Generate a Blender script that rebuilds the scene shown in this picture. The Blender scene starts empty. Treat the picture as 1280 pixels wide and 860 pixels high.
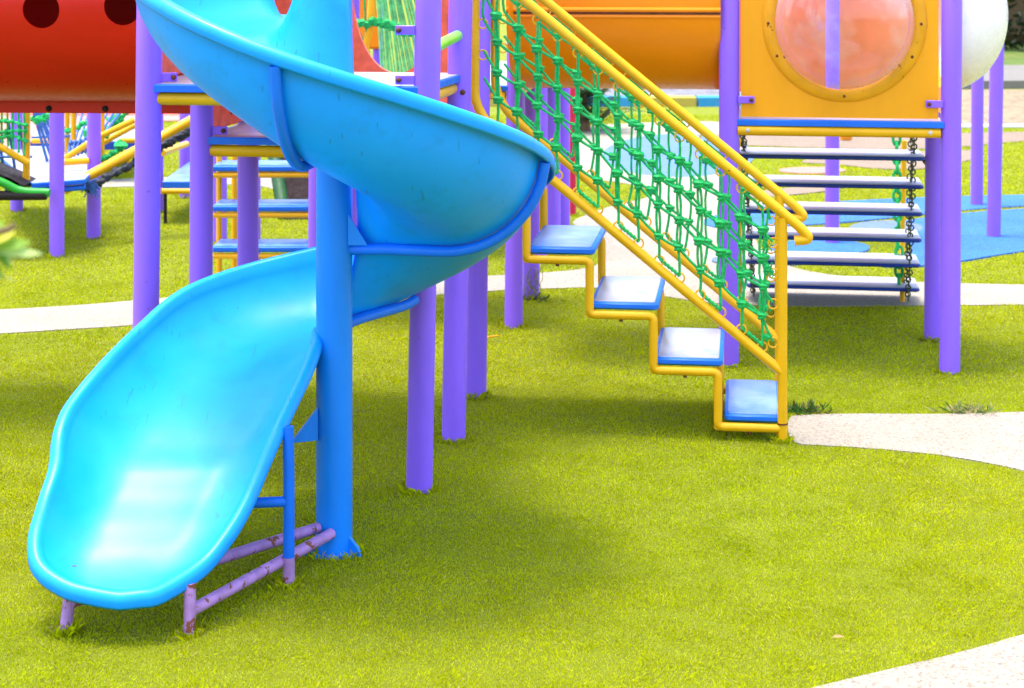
import bpy, bmesh, math, random
import numpy as np
from mathutils import Vector, Matrix
random.seed(4); rng = np.random.default_rng(7)
R = math.radians
scene = bpy.context.scene
COL = scene.collection
F, HZ, H = 2200.0, -45.0, 1.8          # focal length in photo pixels, horizon row, eye height

def at(px, py, d):
    """photo pixel + distance -> a point in the playground (metres)"""
    return Vector(((px-640)*d/F, d, H-(py-HZ)*d/F))
def gd(px, py):
    d = F*H/(py-HZ)
    return Vector(((px-640)*d/F, d, 0))
ALPHA = R(7.5)
U = Vector((math.cos(ALPHA), -math.sin(ALPHA), 0)); V = Vector((math.sin(ALPHA), math.cos(ALPHA), 0)); Z = Vector((0,0,1))

# ------------------------------------------------------------------ materials
def new_mat(name):
    m = bpy.data.materials.new(name); m.use_nodes = True
    nt = m.node_tree
    return m, nt, nt.nodes['Principled BSDF']
def nd(nt, typ, **kw):
    n = nt.nodes.new(typ)
    for k, v in kw.items():
        if k in n.inputs: n.inputs[k].default_value = v
        else: setattr(n, k, v)
    return n
def ramp(nt, src, stops):
    r = nt.nodes.new('ShaderNodeValToRGB')
    e = r.color_ramp.elements
    while len(e) < len(stops): e.new(0.5)
    for el, (p, c) in zip(e, stops):
        el.position = p; el.color = (*c, 1) if len(c) == 3 else c
    nt.links.new(src, r.inputs[0]); return r
def noise(nt, scale, detail=4, rough=0.55, coord='Object', stretch=None):
    tc = nt.nodes.new('ShaderNodeTexCoord')
    src = tc.outputs[coord]
    if stretch:
        mp = nt.nodes.new('ShaderNodeMapping'); mp.inputs['Scale'].default_value = stretch
        nt.links.new(src, mp.inputs['Vector']); src = mp.outputs[0]
    n = nd(nt, 'ShaderNodeTexNoise', Scale=scale, Detail=detail, Roughness=rough)
    nt.links.new(src, n.inputs['Vector']); return n
def mix(nt, fac, a, b):
    m = nt.nodes.new('ShaderNodeMix'); m.data_type = 'RGBA'
    for sock, v in ((m.inputs[0], fac), (m.inputs[6], a), (m.inputs[7], b)):
        if hasattr(v, 'default_value') or hasattr(v, 'is_linked'): nt.links.new(v, sock)
        elif isinstance(v, (int, float)): sock.default_value = v
        else: sock.default_value = (*v, 1)
    return m.outputs[2]

def paint(name, c, rough=0.35, var=0.12, chips=None, chip_amt=0.70, coat=0.0, stretch=None, scale=6.0, bump=0.02):
    """painted metal / moulded plastic with uneven tone, faint dirt and chips"""
    m, nt, b = new_mat(name)
    n1 = noise(nt, scale, 6, 0.6, stretch=stretch)
    lo = tuple(x*(1-var) for x in c); hi = tuple(min(1, x*(1+var)+0.004) for x in c)
    r1 = ramp(nt, n1.outputs[0], [(0.3, lo), (0.7, hi)])
    col = r1.outputs[0]
    if chips:
        n2 = noise(nt, 26, 8, 0.65)
        r2 = ramp(nt, n2.outputs[0], [(chip_amt, (0,0,0)), (chip_amt+0.02, (1,1,1))])
        col = mix(nt, r2.outputs[0], col, chips)
    nt.links.new(col, b.inputs['Base Color'])
    n3 = noise(nt, 40, 3)
    r3 = ramp(nt, n3.outputs[0], [(0.3, (rough*0.8,)*3), (0.7, (min(1, rough*1.35),)*3)])
    nt.links.new(r3.outputs[0], b.inputs['Roughness'])
    b.inputs['Specular IOR Level'].default_value = 0.28; b.inputs['Coat Weight'].default_value = coat; b.inputs['Coat Roughness'].default_value = 0.08
    if bump:
        bp = nd(nt, 'ShaderNodeBump', Strength=bump*8, Distance=0.004)
        nb = noise(nt, 18, 3); nt.links.new(nb.outputs[0], bp.inputs['Height']); nt.links.new(bp.outputs[0], b.inputs['Normal'])
    return m
M = {}
M['purple'] = paint('purple_paint', (0.29,0.125,0.88), 0.35, 0.10, chips=(0.14,0.08,0.28), chip_amt=0.675, stretch=(1,1,0.25))
M['purple_rust'] = paint('purple_rusty_paint', (0.38,0.19,0.44), 0.5, 0.25, chips=(0.20,0.06,0.025), chip_amt=0.565, scale=20, stretch=(1,1,1))
M['yellow'] = paint('yellow_paint', (0.80,0.40,0.003), 0.35, 0.08, chips=(0.20,0.07,0.01), chip_amt=0.72)
M['panel'] = paint('amber_panel_plastic', (0.88,0.34,0.001), 0.42, 0.05, chips=(0.6,0.25,0.01), chip_amt=0.72, stretch=(1,1,0.3))
M['ringmat'] = paint('amber_ring_plastic', (0.80,0.33,0.006), 0.4, 0.12, chips=(0.22,0.07,0.01), chip_amt=0.63)
M['orange'] = paint('orange_plastic', (0.95,0.26,0.001), 0.32, 0.07, stretch=(0.3,1,1))
M['red'] = paint('red_plastic', (0.54,0.006,0.001), 0.34, 0.08, chips=(0.5,0.05,0.02), chip_amt=0.76, stretch=(0.3,1,1))
M['coral'] = paint('coral_plastic', (0.80,0.13,0.06), 0.42, 0.25, scale=14)
M['crimson'] = paint('crimson_paint', (0.6,0.02,0.06), 0.4, 0.1)
M['bluecol'] = paint('blue_column_paint', (0.002,0.215,0.78), 0.38, 0.10, chips=(0.20,0.20,0.19), chip_amt=0.70, stretch=(1,1,0.3))
M['bluearm'] = paint('blue_pipe_paint', (0.002,0.15,0.76), 0.4, 0.10, chips=(0.05,0.07,0.12), chip_amt=0.70)
M['green_rope'] = paint('green_rope', (0.010,0.40,0.085), 0.55, 0.35, scale=60, bump=0.06)
M['green_rope_pale'] = paint('pale_green_rope', (0.12,0.50,0.16), 0.6, 0.4, scale=30)
M['blue_rope'] = paint('blue_rope', (0.05,0.14,0.42), 0.6, 0.35, scale=50)
M['dark_rope'] = paint('black_rope', (0.022,0.026,0.035), 0.6, 0.5, scale=50)
M['green_pipe'] = paint('green_pipe_paint', (0.015,0.28,0.02), 0.35, 0.15)
M['dark_green'] = paint('dark_green_paint', (0.003,0.055,0.005), 0.5, 0.2)
M['lime'] = paint('lime_pipe_paint', (0.22,0.62,0.04), 0.35, 0.25, scale=12)
M['edge_blue'] = paint('blue_edge_coating', (0.008,0.14,0.66), 0.4, 0.08, chips=(0.02,0.05,0.2), chip_amt=0.72)
M['navy'] = paint('navy_edge_coating', (0.012,0.045,0.30), 0.4, 0.12, chips=(0.10,0.03,0.05), chip_amt=0.66)
M['rust'] = paint('rusty_metal', (0.13,0.035,0.014), 0.7, 0.5, scale=40)
M['chain'] = paint('chain_steel', (0.09,0.095,0.04), 0.55, 0.6, scale=60)
M['dark'] = paint('dark_rubber', (0.014,0.009,0.008), 0.7, 0.3)
M['maroon'] = paint('maroon_board', (0.010,0.002,0.002), 0.95, 0.3)
M['steel'] = paint('bolt_steel', (0.55,0.50,0.45), 0.4, 0.2)
M['bark'] = paint('bark', (0.16,0.10,0.05), 0.8, 0.4, scale=40)
M['dry'] = paint('dry_leaf', (0.45,0.30,0.14), 0.8, 0.3, scale=40)
M['dry_weed'] = paint('dry_weed', (0.26,0.25,0.09), 0.8, 0.5, scale=60)

def cyan_mat():
    m, nt, b = new_mat('cyan_moulded_plastic')
    n1 = noise(nt, 3.5, 6, 0.6)
    r1 = ramp(nt, n1.outputs[0], [(0.3, (0.001,0.285,0.92)), (0.7, (0.003,0.325,0.96))])
    # scratches: thin stretched dark marks
    n2 = noise(nt, 16, 3, 0.5, stretch=(5.0, 0.35, 1.4))
    r2 = ramp(nt, n2.outputs[0], [(0.69, (0,0,0)), (0.70, (0.7,0.7,0.7))])
    col = mix(nt, r2.outputs[0], r1.outputs[0], (0.008,0.20,0.50))
    n3 = noise(nt, 9, 8, 0.7)
    r3 = ramp(nt, n3.outputs[0], [(0.52, (0,0,0)), (0.80, (0.8,0.8,0.8))])
    col = mix(nt, r3.outputs[0], col, (0.006,0.22,0.58))
    nt.links.new(col, b.inputs['Base Color'])
    rr = ramp(nt, n1.outputs[0], [(0.3, (0.36,)*3), (0.7, (0.52,)*3)])
    nt.links.new(rr.outputs[0], b.inputs['Roughness'])
    b.inputs['Specular IOR Level'].default_value = 0.28; b.inputs['Coat Weight'].default_value = 0.09; b.inputs['Coat Roughness'].default_value = 0.20
    nb = noise(nt, 5, 2)
    bp = nd(nt, 'ShaderNodeBump', Strength=0.25, Distance=0.02)
    nt.links.new(nb.outputs[0], bp.inputs['Height']); nt.links.new(bp.outputs[0], b.inputs['Normal'])
    return m
M['cyan'] = cyan_mat()

def worn_top(name, edge, worn, sx=7, amount=(0.35,0.62)):
    """foot-worn plastic coating: pale in the trodden part, coloured where feet do not go"""
    m, nt, b = new_mat(name)
    n = noise(nt, sx, 6, 0.65)
    r = ramp(nt, n.outputs[0], [(amount[0], edge), (amount[1], worn)])
    n2 = noise(nt, 45, 4)
    r2 = ramp(nt, n2.outputs[0], [(0.66, (0,0,0)), (0.72, (0.5,0.5,0.5))])
    c = mix(nt, r2.outputs[0], r.outputs[0], edge)
    nt.links.new(c, b.inputs['Base Color']); b.inputs['Roughness'].default_value = 0.36
    return m
M['tread_top'] = worn_top('worn_blue_tread', (0.08,0.19,0.58), (0.18,0.29,0.56))
M['tread_pale'] = worn_top('worn_pale_tread', (0.16,0.26,0.52), (0.36,0.36,0.42), amount=(0.25,0.5))
M['deck_top'] = worn_top('worn_pale_deck', (0.24,0.28,0.46), (0.38,0.375,0.42), 4, (0.3,0.55))
M['chain_tread'] = worn_top('worn_white_step', (0.34,0.35,0.44), (0.44,0.42,0.45), 5, (0.3,0.55))
M['step_top'] = worn_top('blue_step_top', (0.02,0.13,0.62), (0.12,0.26,0.74))
M['deck_dusty'] = worn_top('dusty_deck', (0.20,0.25,0.46), (0.34,0.31,0.38), 6, (0.3,0.6))

def ground_mat(name, c1, c2, c3, scale=2.0, speck=120, bump=0.3):
    m, nt, b = new_mat(name)
    n1 = noise(nt, scale, 5, 0.6)
    r1 = ramp(nt, n1.outputs[0], [(0.3, c1), (0.7, c2)])
    v = nt.nodes.new('ShaderNodeTexVoronoi'); v.inputs['Scale'].default_value = speck
    tc = nt.nodes.new('ShaderNodeTexCoord'); nt.links.new(tc.outputs['Object'], v.inputs['Vector'])
    r2 = ramp(nt, v.outputs['Color'], [(0.10, (1,1,1)), (0.45, (0,0,0))])
    c = mix(nt, r2.outputs[0], r1.outputs[0], c3)
    nt.links.new(c, b.inputs['Base Color']); b.inputs['Roughness'].default_value = 0.85
    bp = nd(nt, 'ShaderNodeBump', Strength=bump, Distance=0.006)
    nt.links.new(v.outputs['Distance'], bp.inputs['Height']); nt.links.new(bp.outputs[0], b.inputs['Normal'])
    return m
M['path'] = ground_mat('pale_pebble_wash', (0.285,0.25,0.185), (0.35,0.31,0.245), (0.20,0.155,0.11), 1.6, 130, 0.8)
M['tan'] = ground_mat('tan_rubber', (0.20,0.14,0.085), (0.24,0.175,0.115), (0.14,0.09,0.06))
M['sand'] = ground_mat('sandy_earth', (0.22,0.155,0.075), (0.27,0.205,0.115), (0.12,0.08,0.04), 1.5, 14, 0.8)
M['blue_pad'] = ground_mat('blue_rubber', (0.008,0.080,0.31), (0.016,0.125,0.40), (0.04,0.19,0.44))
M['pool_blue'] = ground_mat('pale_blue_rubber', (0.06,0.13,0.31), (0.075,0.155,0.34), (0.11,0.2,0.36))
M['slate_pad'] = ground_mat('slate_blue_rubber', (0.075,0.13,0.27), (0.10,0.16,0.30), (0.15,0.2,0.34))
M['pink_pad'] = ground_mat('pink_rubber', (0.42,0.15,0.11), (0.48,0.19,0.15), (0.5,0.27,0.2))
M['red_pad'] = ground_mat('red_rubber', (0.6,0.06,0.04), (0.66,0.09,0.06), (0.6,0.2,0.1))
M['concrete'] = ground_mat('concrete', (0.16,0.145,0.12), (0.20,0.18,0.15), (0.11,0.10,0.085))
M['white_line'] = ground_mat('white_paint', (0.42,0.42,0.41), (0.46,0.46,0.45), (0.34,0.34,0.33))
M['gravel'] = ground_mat('grey_gravel', (0.13,0.125,0.135), (0.20,0.19,0.20), (0.06,0.055,0.065), 6, 9, 1.0)
M['kerb_blue'] = ground_mat('kerb_blue_paint', (0.01,0.20,0.44), (0.02,0.24,0.48), (0.05,0.26,0.45))
M['kerb_yellow'] = ground_mat('kerb_yellow_paint', (0.42,0.31,0.035), (0.46,0.35,0.05), (0.36,0.27,0.06))

def turf_mat():
    m, nt, b = new_mat('turf_ground')
    n1 = noise(nt, 1.1, 5, 0.6); n2 = noise(nt, 60, 6, 0.75); n3 = noise(nt, 9, 5, 0.7)
    r1 = ramp(nt, n1.outputs[0], [(0.3, (0.165,0.20,0.005)), (0.7, (0.20,0.225,0.007))])
    r2 = ramp(nt, n2.outputs[0], [(0.30, (0.08,0.11,0.004)), (0.60, (0.25,0.28,0.02))])
    c = mix(nt, 0.45, r1.outputs[0], r2.outputs[0])
    r3 = ramp(nt, n3.outputs[0], [(0.35, (0.14,0.17,0.005)), (0.65, (0.24,0.27,0.010))])
    c = mix(nt, 0.3, c, r3.outputs[0])
    nt.links.new(c, b.inputs['Base Color']); b.inputs['Roughness'].default_value = 0.9
    b.inputs['Specular IOR Level'].default_value = 0.2
    bp = nd(nt, 'ShaderNodeBump', Strength=0.8, Distance=0.02)
    nt.links.new(n2.outputs[0], bp.inputs['Height']); nt.links.new(bp.outputs[0], b.inputs['Normal'])
    return m
M['turf'] = turf_mat()
def attr_mat(name, attr='tint', rough=0.6, transl=0.25, spec=0.3):
    m, nt, b = new_mat(name)
    a = nt.nodes.new('ShaderNodeAttribute'); a.attribute_name = attr
    nt.links.new(a.outputs['Color'], b.inputs['Base Color'])
    b.inputs['Roughness'].default_value = rough; b.inputs['Specular IOR Level'].default_value = spec
    t = nt.nodes.new('ShaderNodeBsdfTranslucent'); nt.links.new(a.outputs['Color'], t.inputs['Color'])
    mx = nt.nodes.new('ShaderNodeMixShader'); mx.inputs[0].default_value = transl
    nt.links.new(b.outputs[0], mx.inputs[1]); nt.links.new(t.outputs[0], mx.inputs[2])
    nt.links.new(mx.outputs[0], nt.nodes['Material Output'].inputs[0])
    return m
M['blades'] = attr_mat('turf_blades', rough=.8, transl=.3, spec=.03); M['leaves'] = attr_mat('leaves', rough=0.45, transl=.42)
def dome_mat():
    m, nt, b = new_mat('scuffed_clear_plastic')
    tr = nd(nt, 'ShaderNodeBsdfTransparent', Color=(0.98,0.96,0.94,1))
    gl = nd(nt, 'ShaderNodeBsdfGlossy', Roughness=0.06)
    df = nd(nt, 'ShaderNodeBsdfDiffuse', Color=(0.85,0.82,0.80,1))
    n = noise(nt, 4, 7, 0.6)
    r = ramp(nt, n.outputs[0], [(0.48, (0.01,)*3), (0.75, (0.34,)*3)])
    lw = nd(nt, 'ShaderNodeLayerWeight', Blend=0.35)
    mx0 = nt.nodes.new('ShaderNodeMath'); mx0.operation = 'MULTIPLY_ADD'; mx0.inputs[1].default_value = 0.45
    nt.links.new(lw.outputs['Facing'], mx0.inputs[0]); nt.links.new(r.outputs[0], mx0.inputs[2])
    m1 = nt.nodes.new('ShaderNodeMixShader'); nt.links.new(mx0.outputs[0], m1.inputs[0])
    nt.links.new(tr.outputs[0], m1.inputs[1]); nt.links.new(df.outputs[0], m1.inputs[2])
    fr = nd(nt, 'ShaderNodeFresnel', IOR=1.65)
    m2 = nt.nodes.new('ShaderNodeMixShader'); nt.links.new(fr.outputs[0], m2.inputs[0])
    nt.links.new(m1.outputs[0], m2.inputs[1]); nt.links.new(gl.outputs[0], m2.inputs[2])
    nt.links.new(m2.outputs[0], nt.nodes['Material Output'].inputs[0])
    return m
M['dome'] = dome_mat()

M['salmon'] = paint('salmon_plastic', (0.86,0.17,0.055), 0.4, 0.22, scale=2.2)
M['lawn'] = ground_mat('rough_lawn', (0.045,0.10,0.006), (0.085,0.15,0.010), (0.16,0.14,0.03), 1.2, 8, 1.0)
M['milky'] = paint('milky_plastic', (0.92,0.80,0.80), 0.25, 0.08, scale=5)
# ------------------------------------------------------------------ mesh helpers
class MB:
    def __init__(s): s.v = []; s.f = []; s.m = []
    def face(s, idx, mi=0): s.f.append(tuple(idx)); s.m.append(mi)
    def add(s, vs, fs, mi=0):
        o = len(s.v); s.v += [Vector(p) for p in vs]
        for f in fs: s.face([o+i for i in f], mi)
    def tube(s, pts, r, n=12, cap=True, closed=False, mi=0):
        pts = [Vector(p) for p in pts]
        k = len(pts); rs = r if isinstance(r, (list, tuple)) else [r]*k
        tang = []
        for i in range(k):
            if closed: t = pts[(i+1) % k]-pts[i-1]
            else: t = pts[min(i+1, k-1)]-pts[max(i-1, 0)]
            tang.append(t.normalized() if t.length > 1e-9 else Vector((0,0,1)))
        a = tang[0]
        nrm = a.cross(Vector((0,0,1)))
        if nrm.length < 1e-3: nrm = a.cross(Vector((1,0,0)))
        nrm.normalize()
        o = len(s.v)
        for i in range(k):
            t = tang[i]
            nrm = (nrm - t*nrm.dot(t)); nrm.normalize(); bi = t.cross(nrm)
            for j in range(n):
                w = 2*math.pi*j/n
                s.v.append(pts[i]+(nrm*math.cos(w)+bi*math.sin(w))*rs[i])
        for i in range(k if closed else k-1):
            i2 = (i+1) % k
            for j in range(n):
                j2 = (j+1) % n
                s.face((o+i*n+j, o+i*n+j2, o+i2*n+j2, o+i2*n+j), mi)
        if cap and not closed:
            s.face([o+j for j in reversed(range(n))], mi); s.face([o+(k-1)*n+j for j in range(n)], mi)
        return s
    def box(s, c, ax, size, bev=0.0, mi=0, top_mi=None):
        """oriented box; ax = (x,y,z) unit axes, size = full lengths; bevelled by chamfering the outline in plan"""
        c = Vector(c); X, Y, W = ax; hx, hy, hz = (q/2 for q in size)
        b = min(bev, hx*0.9, hy*0.9)
        pl = [(-hx+b,-hy),(hx-b,-hy),(hx,-hy+b),(hx,hy-b),(hx-b,hy),(-hx+b,hy),(-hx,hy-b),(-hx,-hy+b)] if b > 0 else [(-hx,-hy),(hx,-hy),(hx,hy),(-hx,hy)]
        n = len(pl); e = min(bev*0.6, hz*0.6)
        rings = [(-hz, -e), (-hz+e, 0), (hz-e, 0), (hz, -e)] if e > 0 else [(-hz, 0), (hz, 0)]
        o = len(s.v)
        for zz, ins in rings:
            for (x, y) in pl:
                kx = (hx+ins)/hx; ky = (hy+ins)/hy
                s.v.append(c+X*(x*kx)+Y*(y*ky)+W*zz)
        for i in range(len(rings)-1):
            for j in range(n):
                j2 = (j+1) % n
                s.face((o+i*n+j, o+i*n+j2, o+(i+1)*n+j2, o+(i+1)*n+j), mi)
        s.face([o+j for j in reversed(range(n))], mi)
        s.face([o+(len(rings)-1)*n+j for j in range(n)], mi if top_mi is None else top_mi)
        return s
    def slab(s, poly, z0, z1, mi=0, top_mi=None):
        n = len(poly); o = len(s.v)
        ar = sum(poly[i][0]*poly[(i+1) % n][1]-poly[(i+1) % n][0]*poly[i][1] for i in range(n))
        if ar < 0: poly = poly[::-1]
        e = min(0.006, (z1-z0)*0.3)
        cx = sum(p[0] for p in poly)/n; cy = sum(p[1] for p in poly)/n
        for zz, k in ((z0, 0), (z1-e, 0), (z1, e)):
            for p in poly:
                dx, dy = cx-p[0], cy-p[1]; L = math.hypot(dx, dy) or 1
                s.v.append(Vector((p[0]+dx/L*k, p[1]+dy/L*k, zz)))
        for i in range(2):
            for j in range(n):
                j2 = (j+1) % n
                s.face((o+i*n+j, o+i*n+j2, o+(i+1)*n+j2, o+(i+1)*n+j), mi)
        s.face([o+j for j in reversed(range(n))], mi)
        s.face([o+2*n+j for j in range(n)], mi if top_mi is None else top_mi)
        return s
    def ball(s, c, r, sc=(1,1,1), nu=8, nv=6, mi=0, jit=0.0):
        c = Vector(c); o = len(s.v)
        for i in range(nv+1):
            th = math.pi*i/nv
            for j in range(nu):
                ph = 2*math.pi*j/nu; k = r*(1+random.uniform(-jit, jit))
                s.v.append(c+Vector((k*sc[0]*math.sin(th)*math.cos(ph), k*sc[1]*math.sin(th)*math.sin(ph), k*sc[2]*math.cos(th))))
        for i in range(nv):
            for j in range(nu):
                j2 = (j+1) % nu
                s.face((o+i*nu+j, o+(i+1)*nu+j, o+(i+1)*nu+j2, o+i*nu+j2), mi)
        return s
    def torus(s, c, axis, R0, r, n=16, m=8, mi=0):
        c = Vector(c); a = Vector(axis).normalized()
        x = a.cross(Vector((0,0,1)))
        if x.length < 1e-3: x = a.cross(Vector((1,0,0)))
        x.normalize(); y = a.cross(x)
        pts = [c+(x*math.cos(2*math.pi*i/n)+y*math.sin(2*math.pi*i/n))*R0 for i in range(n)]
        return s.tube(pts, r, m, closed=True, mi=mi)
    def build(s, name, mats, parent=None, smooth=True, angle=38):
        me = bpy.data.meshes.new(name)
        off = parent.matrix_world.translation if parent is not None and False else Vector(parent['_base']) if parent is not None else Vector((0,0,0))
        me.from_pydata([tuple(p-off) for p in s.v], [], s.f)
        mats = mats if isinstance(mats, (list, tuple)) else [mats]
        for m in mats: me.materials.append(M[m] if isinstance(m, str) else m)
        me.polygons.foreach_set('material_index', s.m)
        me.polygons.foreach_set('use_smooth', [smooth]*len(s.f))
        me.validate(); me.update()
        if smooth: me.set_sharp_from_angle(angle=R(angle))
        o = bpy.data.objects.new(name, me); COL.objects.link(o)
        if parent is not None:
            o.parent = parent; o['_base'] = parent['_base']
        else: o['_base'] = (0.0,0.0,0.0)
        return o
def thing(name, loc, label, cat, group=None):
    o = bpy.data.objects.new(name, None); o.empty_display_size = 0.1
    COL.objects.link(o); o.location = loc; o['_base'] = tuple(loc)
    return tag(o, label, cat, group)
def tag(o, label, cat, group=None):
    o['label'] = label; o['category'] = cat
    if group: o['group'] = group
    return o
AX = (Vector((1,0,0)), Vector((0,1,0)), Z)
UX = (U, V, Z)
def bez(pts, n=8):
    """Catmull-Rom through points"""
    P = [Vector(p) for p in pts]; out = []
    Q = [P[0]*2-P[1]]+P+[P[-1]*2-P[-2]]
    for i in range(1, len(Q)-2):
        a, b, c, d = Q[i-1], Q[i], Q[i+1], Q[i+2]
        for k in range(n):
            t = k/n
            out.append(0.5*((2*b)+(c-a)*t+(2*a-5*b+4*c-d)*t*t+(3*b-a-3*c+d)*t**3))
    out.append(P[-1]); return out
def straight(a, b, n=2): 
    a, b = Vector(a), Vector(b); return [a+(b-a)*(i/(n-1)) for i in range(n)]
def fillet(pts, r=0.02, n=5):
    """polyline with rounded corners"""
    P = [Vector(p) for p in pts]; out = [P[0]]
    for i in range(1, len(P)-1):
        a, b, c = P[i-1], P[i], P[i+1]
        d1 = min(r, (a-b).length*0.45); d2 = min(r, (c-b).length*0.45)
        p, q = b+(a-b).normalized()*d1, b+(c-b).normalized()*d2
        for k in range(n+1):
            t = k/n; out.append(p*(1-t)**2+b*2*t*(1-t)+q*t*t)
    out.append(P[-1]); return out

POST_R = 0.045; POSTS = []
def post(parent, x, y, top, lean=0.0, r=POST_R, mat='purple', cap=True, label=None):
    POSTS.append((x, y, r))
    b = MB(); zs = [-0.03, 0.3, 0.8, 1.3, top-0.01, top]
    pts = [Vector((x+lean*z, y, z)) for z in zs]
    b.tube(pts, [r]*5+[r*0.85], 28)
    o = b.build('post', mat, parent)
    if label: o['label'] = label
    return o
def bracket(parent, p, direction, L=0.065, w=0.032):
    """purple lug welded to a post with a rusty bolt"""
    d = Vector(direction).normalized(); up = Z
    y = up.cross(d)
    b = MB(); b.box(Vector(p)+d*L/2, (d, y, up), (L, 0.008, w), 0.004)
    o = b.build('bracket', 'purple', parent)
    k = MB(); c = Vector(p)+d*(L-0.014)
    k.tube([c-y*0.012, c+y*0.012], 0.009, 10); k.ball(c-y*0.012, 0.0095, nu=8, nv=5); k.ball(c+y*0.012, 0.0095, nu=8, nv=5)
    k.build('bolt', 'rust', o)
    return o
def pipe(parent, name, pts, r, mat, n=14):
    return MB().tube(pts, r, n).build(name, mat, parent)

# ------------------------------------------------------------------ ground
def struct(name, mb, mats, smooth=False):
    o = mb.build(name, mats, None, smooth); o['kind'] = 'structure'; return o
# one turf sheet to the horizon
g = MB(); g.add([(-400,-60,0),(400,-60,0),(400,900,0),(-400,900,0)], [(0,1,2,3)]); struct('ground', g, 'turf')
PATCH = []      # polygons that carry no turf blades
def smooth_poly(px):
    pts = [gd(*p) for p in px]
    return [(p.x, p.y) for p in pts]
def rounded(poly, n=4):
    """Chaikin smoothing"""
    for _ in range(2):
        q = []
        for i in range(len(poly)):
            a, b = poly[i], poly[(i+1) % len(poly)]
            q.append((a[0]*.75+b[0]*.25, a[1]*.75+b[1]*.25)); q.append((a[0]*.25+b[0]*.75, a[1]*.25+b[1]*.75))
        poly = q
    return poly
def patch(name, px, z, mat, rnd=True, poly=None):
    z = .004+.0008*len(PATCH)
    poly = poly or smooth_poly(px)
    if rnd: poly = rounded(poly)
    PATCH.append(poly)
    bm = bmesh.new()
    vs = [bm.verts.new((x, y, z)) for x, y in poly]
    f = bm.faces.new(vs); bmesh.ops.triangulate(bm, faces=[f]); bmesh.ops.recalc_face_normals(bm, faces=bm.faces)
    for f in bm.faces:
        if f.normal.z < 0: f.normal_flip()
    n = len(vs); lo = [bm.verts.new((v.co.x, v.co.y, -.012)) for v in vs]     # edge of the surfacing, down into the soil
    for i in range(n): bm.faces.new((vs[i], vs[(i+1) % n], lo[(i+1) % n], lo[i]))
    bmesh.ops.recalc_face_normals(bm, faces=bm.faces)
    if sum(f.normal.z*f.calc_area() for f in bm.faces) < 0: bmesh.ops.reverse_faces(bm, faces=bm.faces)
    me = bpy.data.meshes.new(name); bm.to_mesh(me); bm.free(); me.materials.append(M[mat])
    o = bpy.data.objects.new(name, me); COL.objects.link(o); o['kind'] = 'structure'
    return o
def ell(cx, cy, rx, ry, n=40):
    return [(cx+rx*math.cos(2*math.pi*i/n), cy+ry*math.sin(2*math.pi*i/n)) for i in range(n)]
patch('path', [(940,882),(1020,860),(1100,841),(1180,822),(1230,809),(1280,794),(1400,762),(1560,720),(1560,1040),(900,1040)], .006, 'path')
patch('path', [(984,522),(1000,520),(1060,518),(1150,519),(1200,518),(1280,516),(1600,511),(1600,665),(1400,618),(1280,589),(1200,573),(1140,566),(1080,561),(1030,558),(986,556)], .006, 'path')
patch('path', [(-500,410),(-200,398),(0,388),(60,385),(120,381),(163,377),(220,372),(400,360),(520,352),(620,345),(680,342),(735,337),(757,327),(750,305),(728,288),(711,278),
               (740,267),(770,256),(812,248),(818,238),(770,227),(716,225),(712,195),(716,165),(740,157),(800,154),(900,151),(928,160),(932,200),(936,260),(945,312),(985,334),(1020,342),(1080,350),(1150,354),(1280,357),(1700,362),(1700,379),(1280,382),(1100,383),(1000,384),(900,381),(865,377),(830,371),(790,364),(740,360),(700,361),(620,364),(540,370),(450,379),(300,394),(225,401),(163,408),(80,413),(0,418),(-200,430),(-500,452)], .006, 'path')
patch('path', [(60,227),(165,224),(240,221),(330,217),(420,213),(420,247),(370,252),(349,249),(344,235),(300,231),(240,232),(165,234),(60,236)], .006, 'path')
patch('rubber_pad', ell(848,195,95,27), .010, 'pool_blue', False)
patch('tan_path', [(890,166),(1000,162),(1160,168),(1300,165),(1500,163),(1500,172),(1300,174),(1160,189),(1000,185),(890,181)], .006, 'tan')
patch('tan_path', [(985,204),(1060,192),(1160,190),(1230,188),(1230,196),(1170,212),(1100,213),(1050,206)], .010, 'tan')
patch('tan_path', [(930,243),(1000,234),(1060,232),(1050,238),(1000,244),(930,250)], .006, 'tan')
patch('rubber_pad', ell(1015,214,42,4), .006, 'pink_pad', False)
patch('rubber_pad', [(880,270),(1000,256),(1150,248),(1280,245),(1450,242),(1450,255),(1280,258),(1180,266),(1060,280),(880,290)], .006, 'blue_pad')
patch('rubber_pad', [(1055,292),(1160,272),(1280,262),(1450,256),(1450,296),(1280,315),(1204,328),(1165,334),(1095,336),(1105,327),(1140,318),(1140,304),(1060,298)], .006, 'blue_pad')
patch('rubber_pad', ell(1108,287,46,9), .010, 'slate_pad', False)
patch('rubber_pad', ell(1025,312,62,10.5), .006, 'blue_pad', False)
patch('rubber_pad', [(890,322),(960,324),(1003,329),(1000,334),(950,331),(890,332)], .010, 'slate_pad')
patch('sand', [(1100,114),(1500,112),(1500,155),(1100,156)], .006, 'sand', False)
patch('painted_line', [(1100,156.5),(1500,155.5),(1500,159.5),(1100,160.5)], .010, 'white_line', False)
patch('pink_pad', [(-600,146),(240,146),(240,152),(170,153),(160,184),(120,190),(-600,190)], .006, 'pink_pad', False)
patch('red_strip', [(-600,139),(250,139),(250,145.5),(-600,145.5)], .006, 'red_pad', False)
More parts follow.
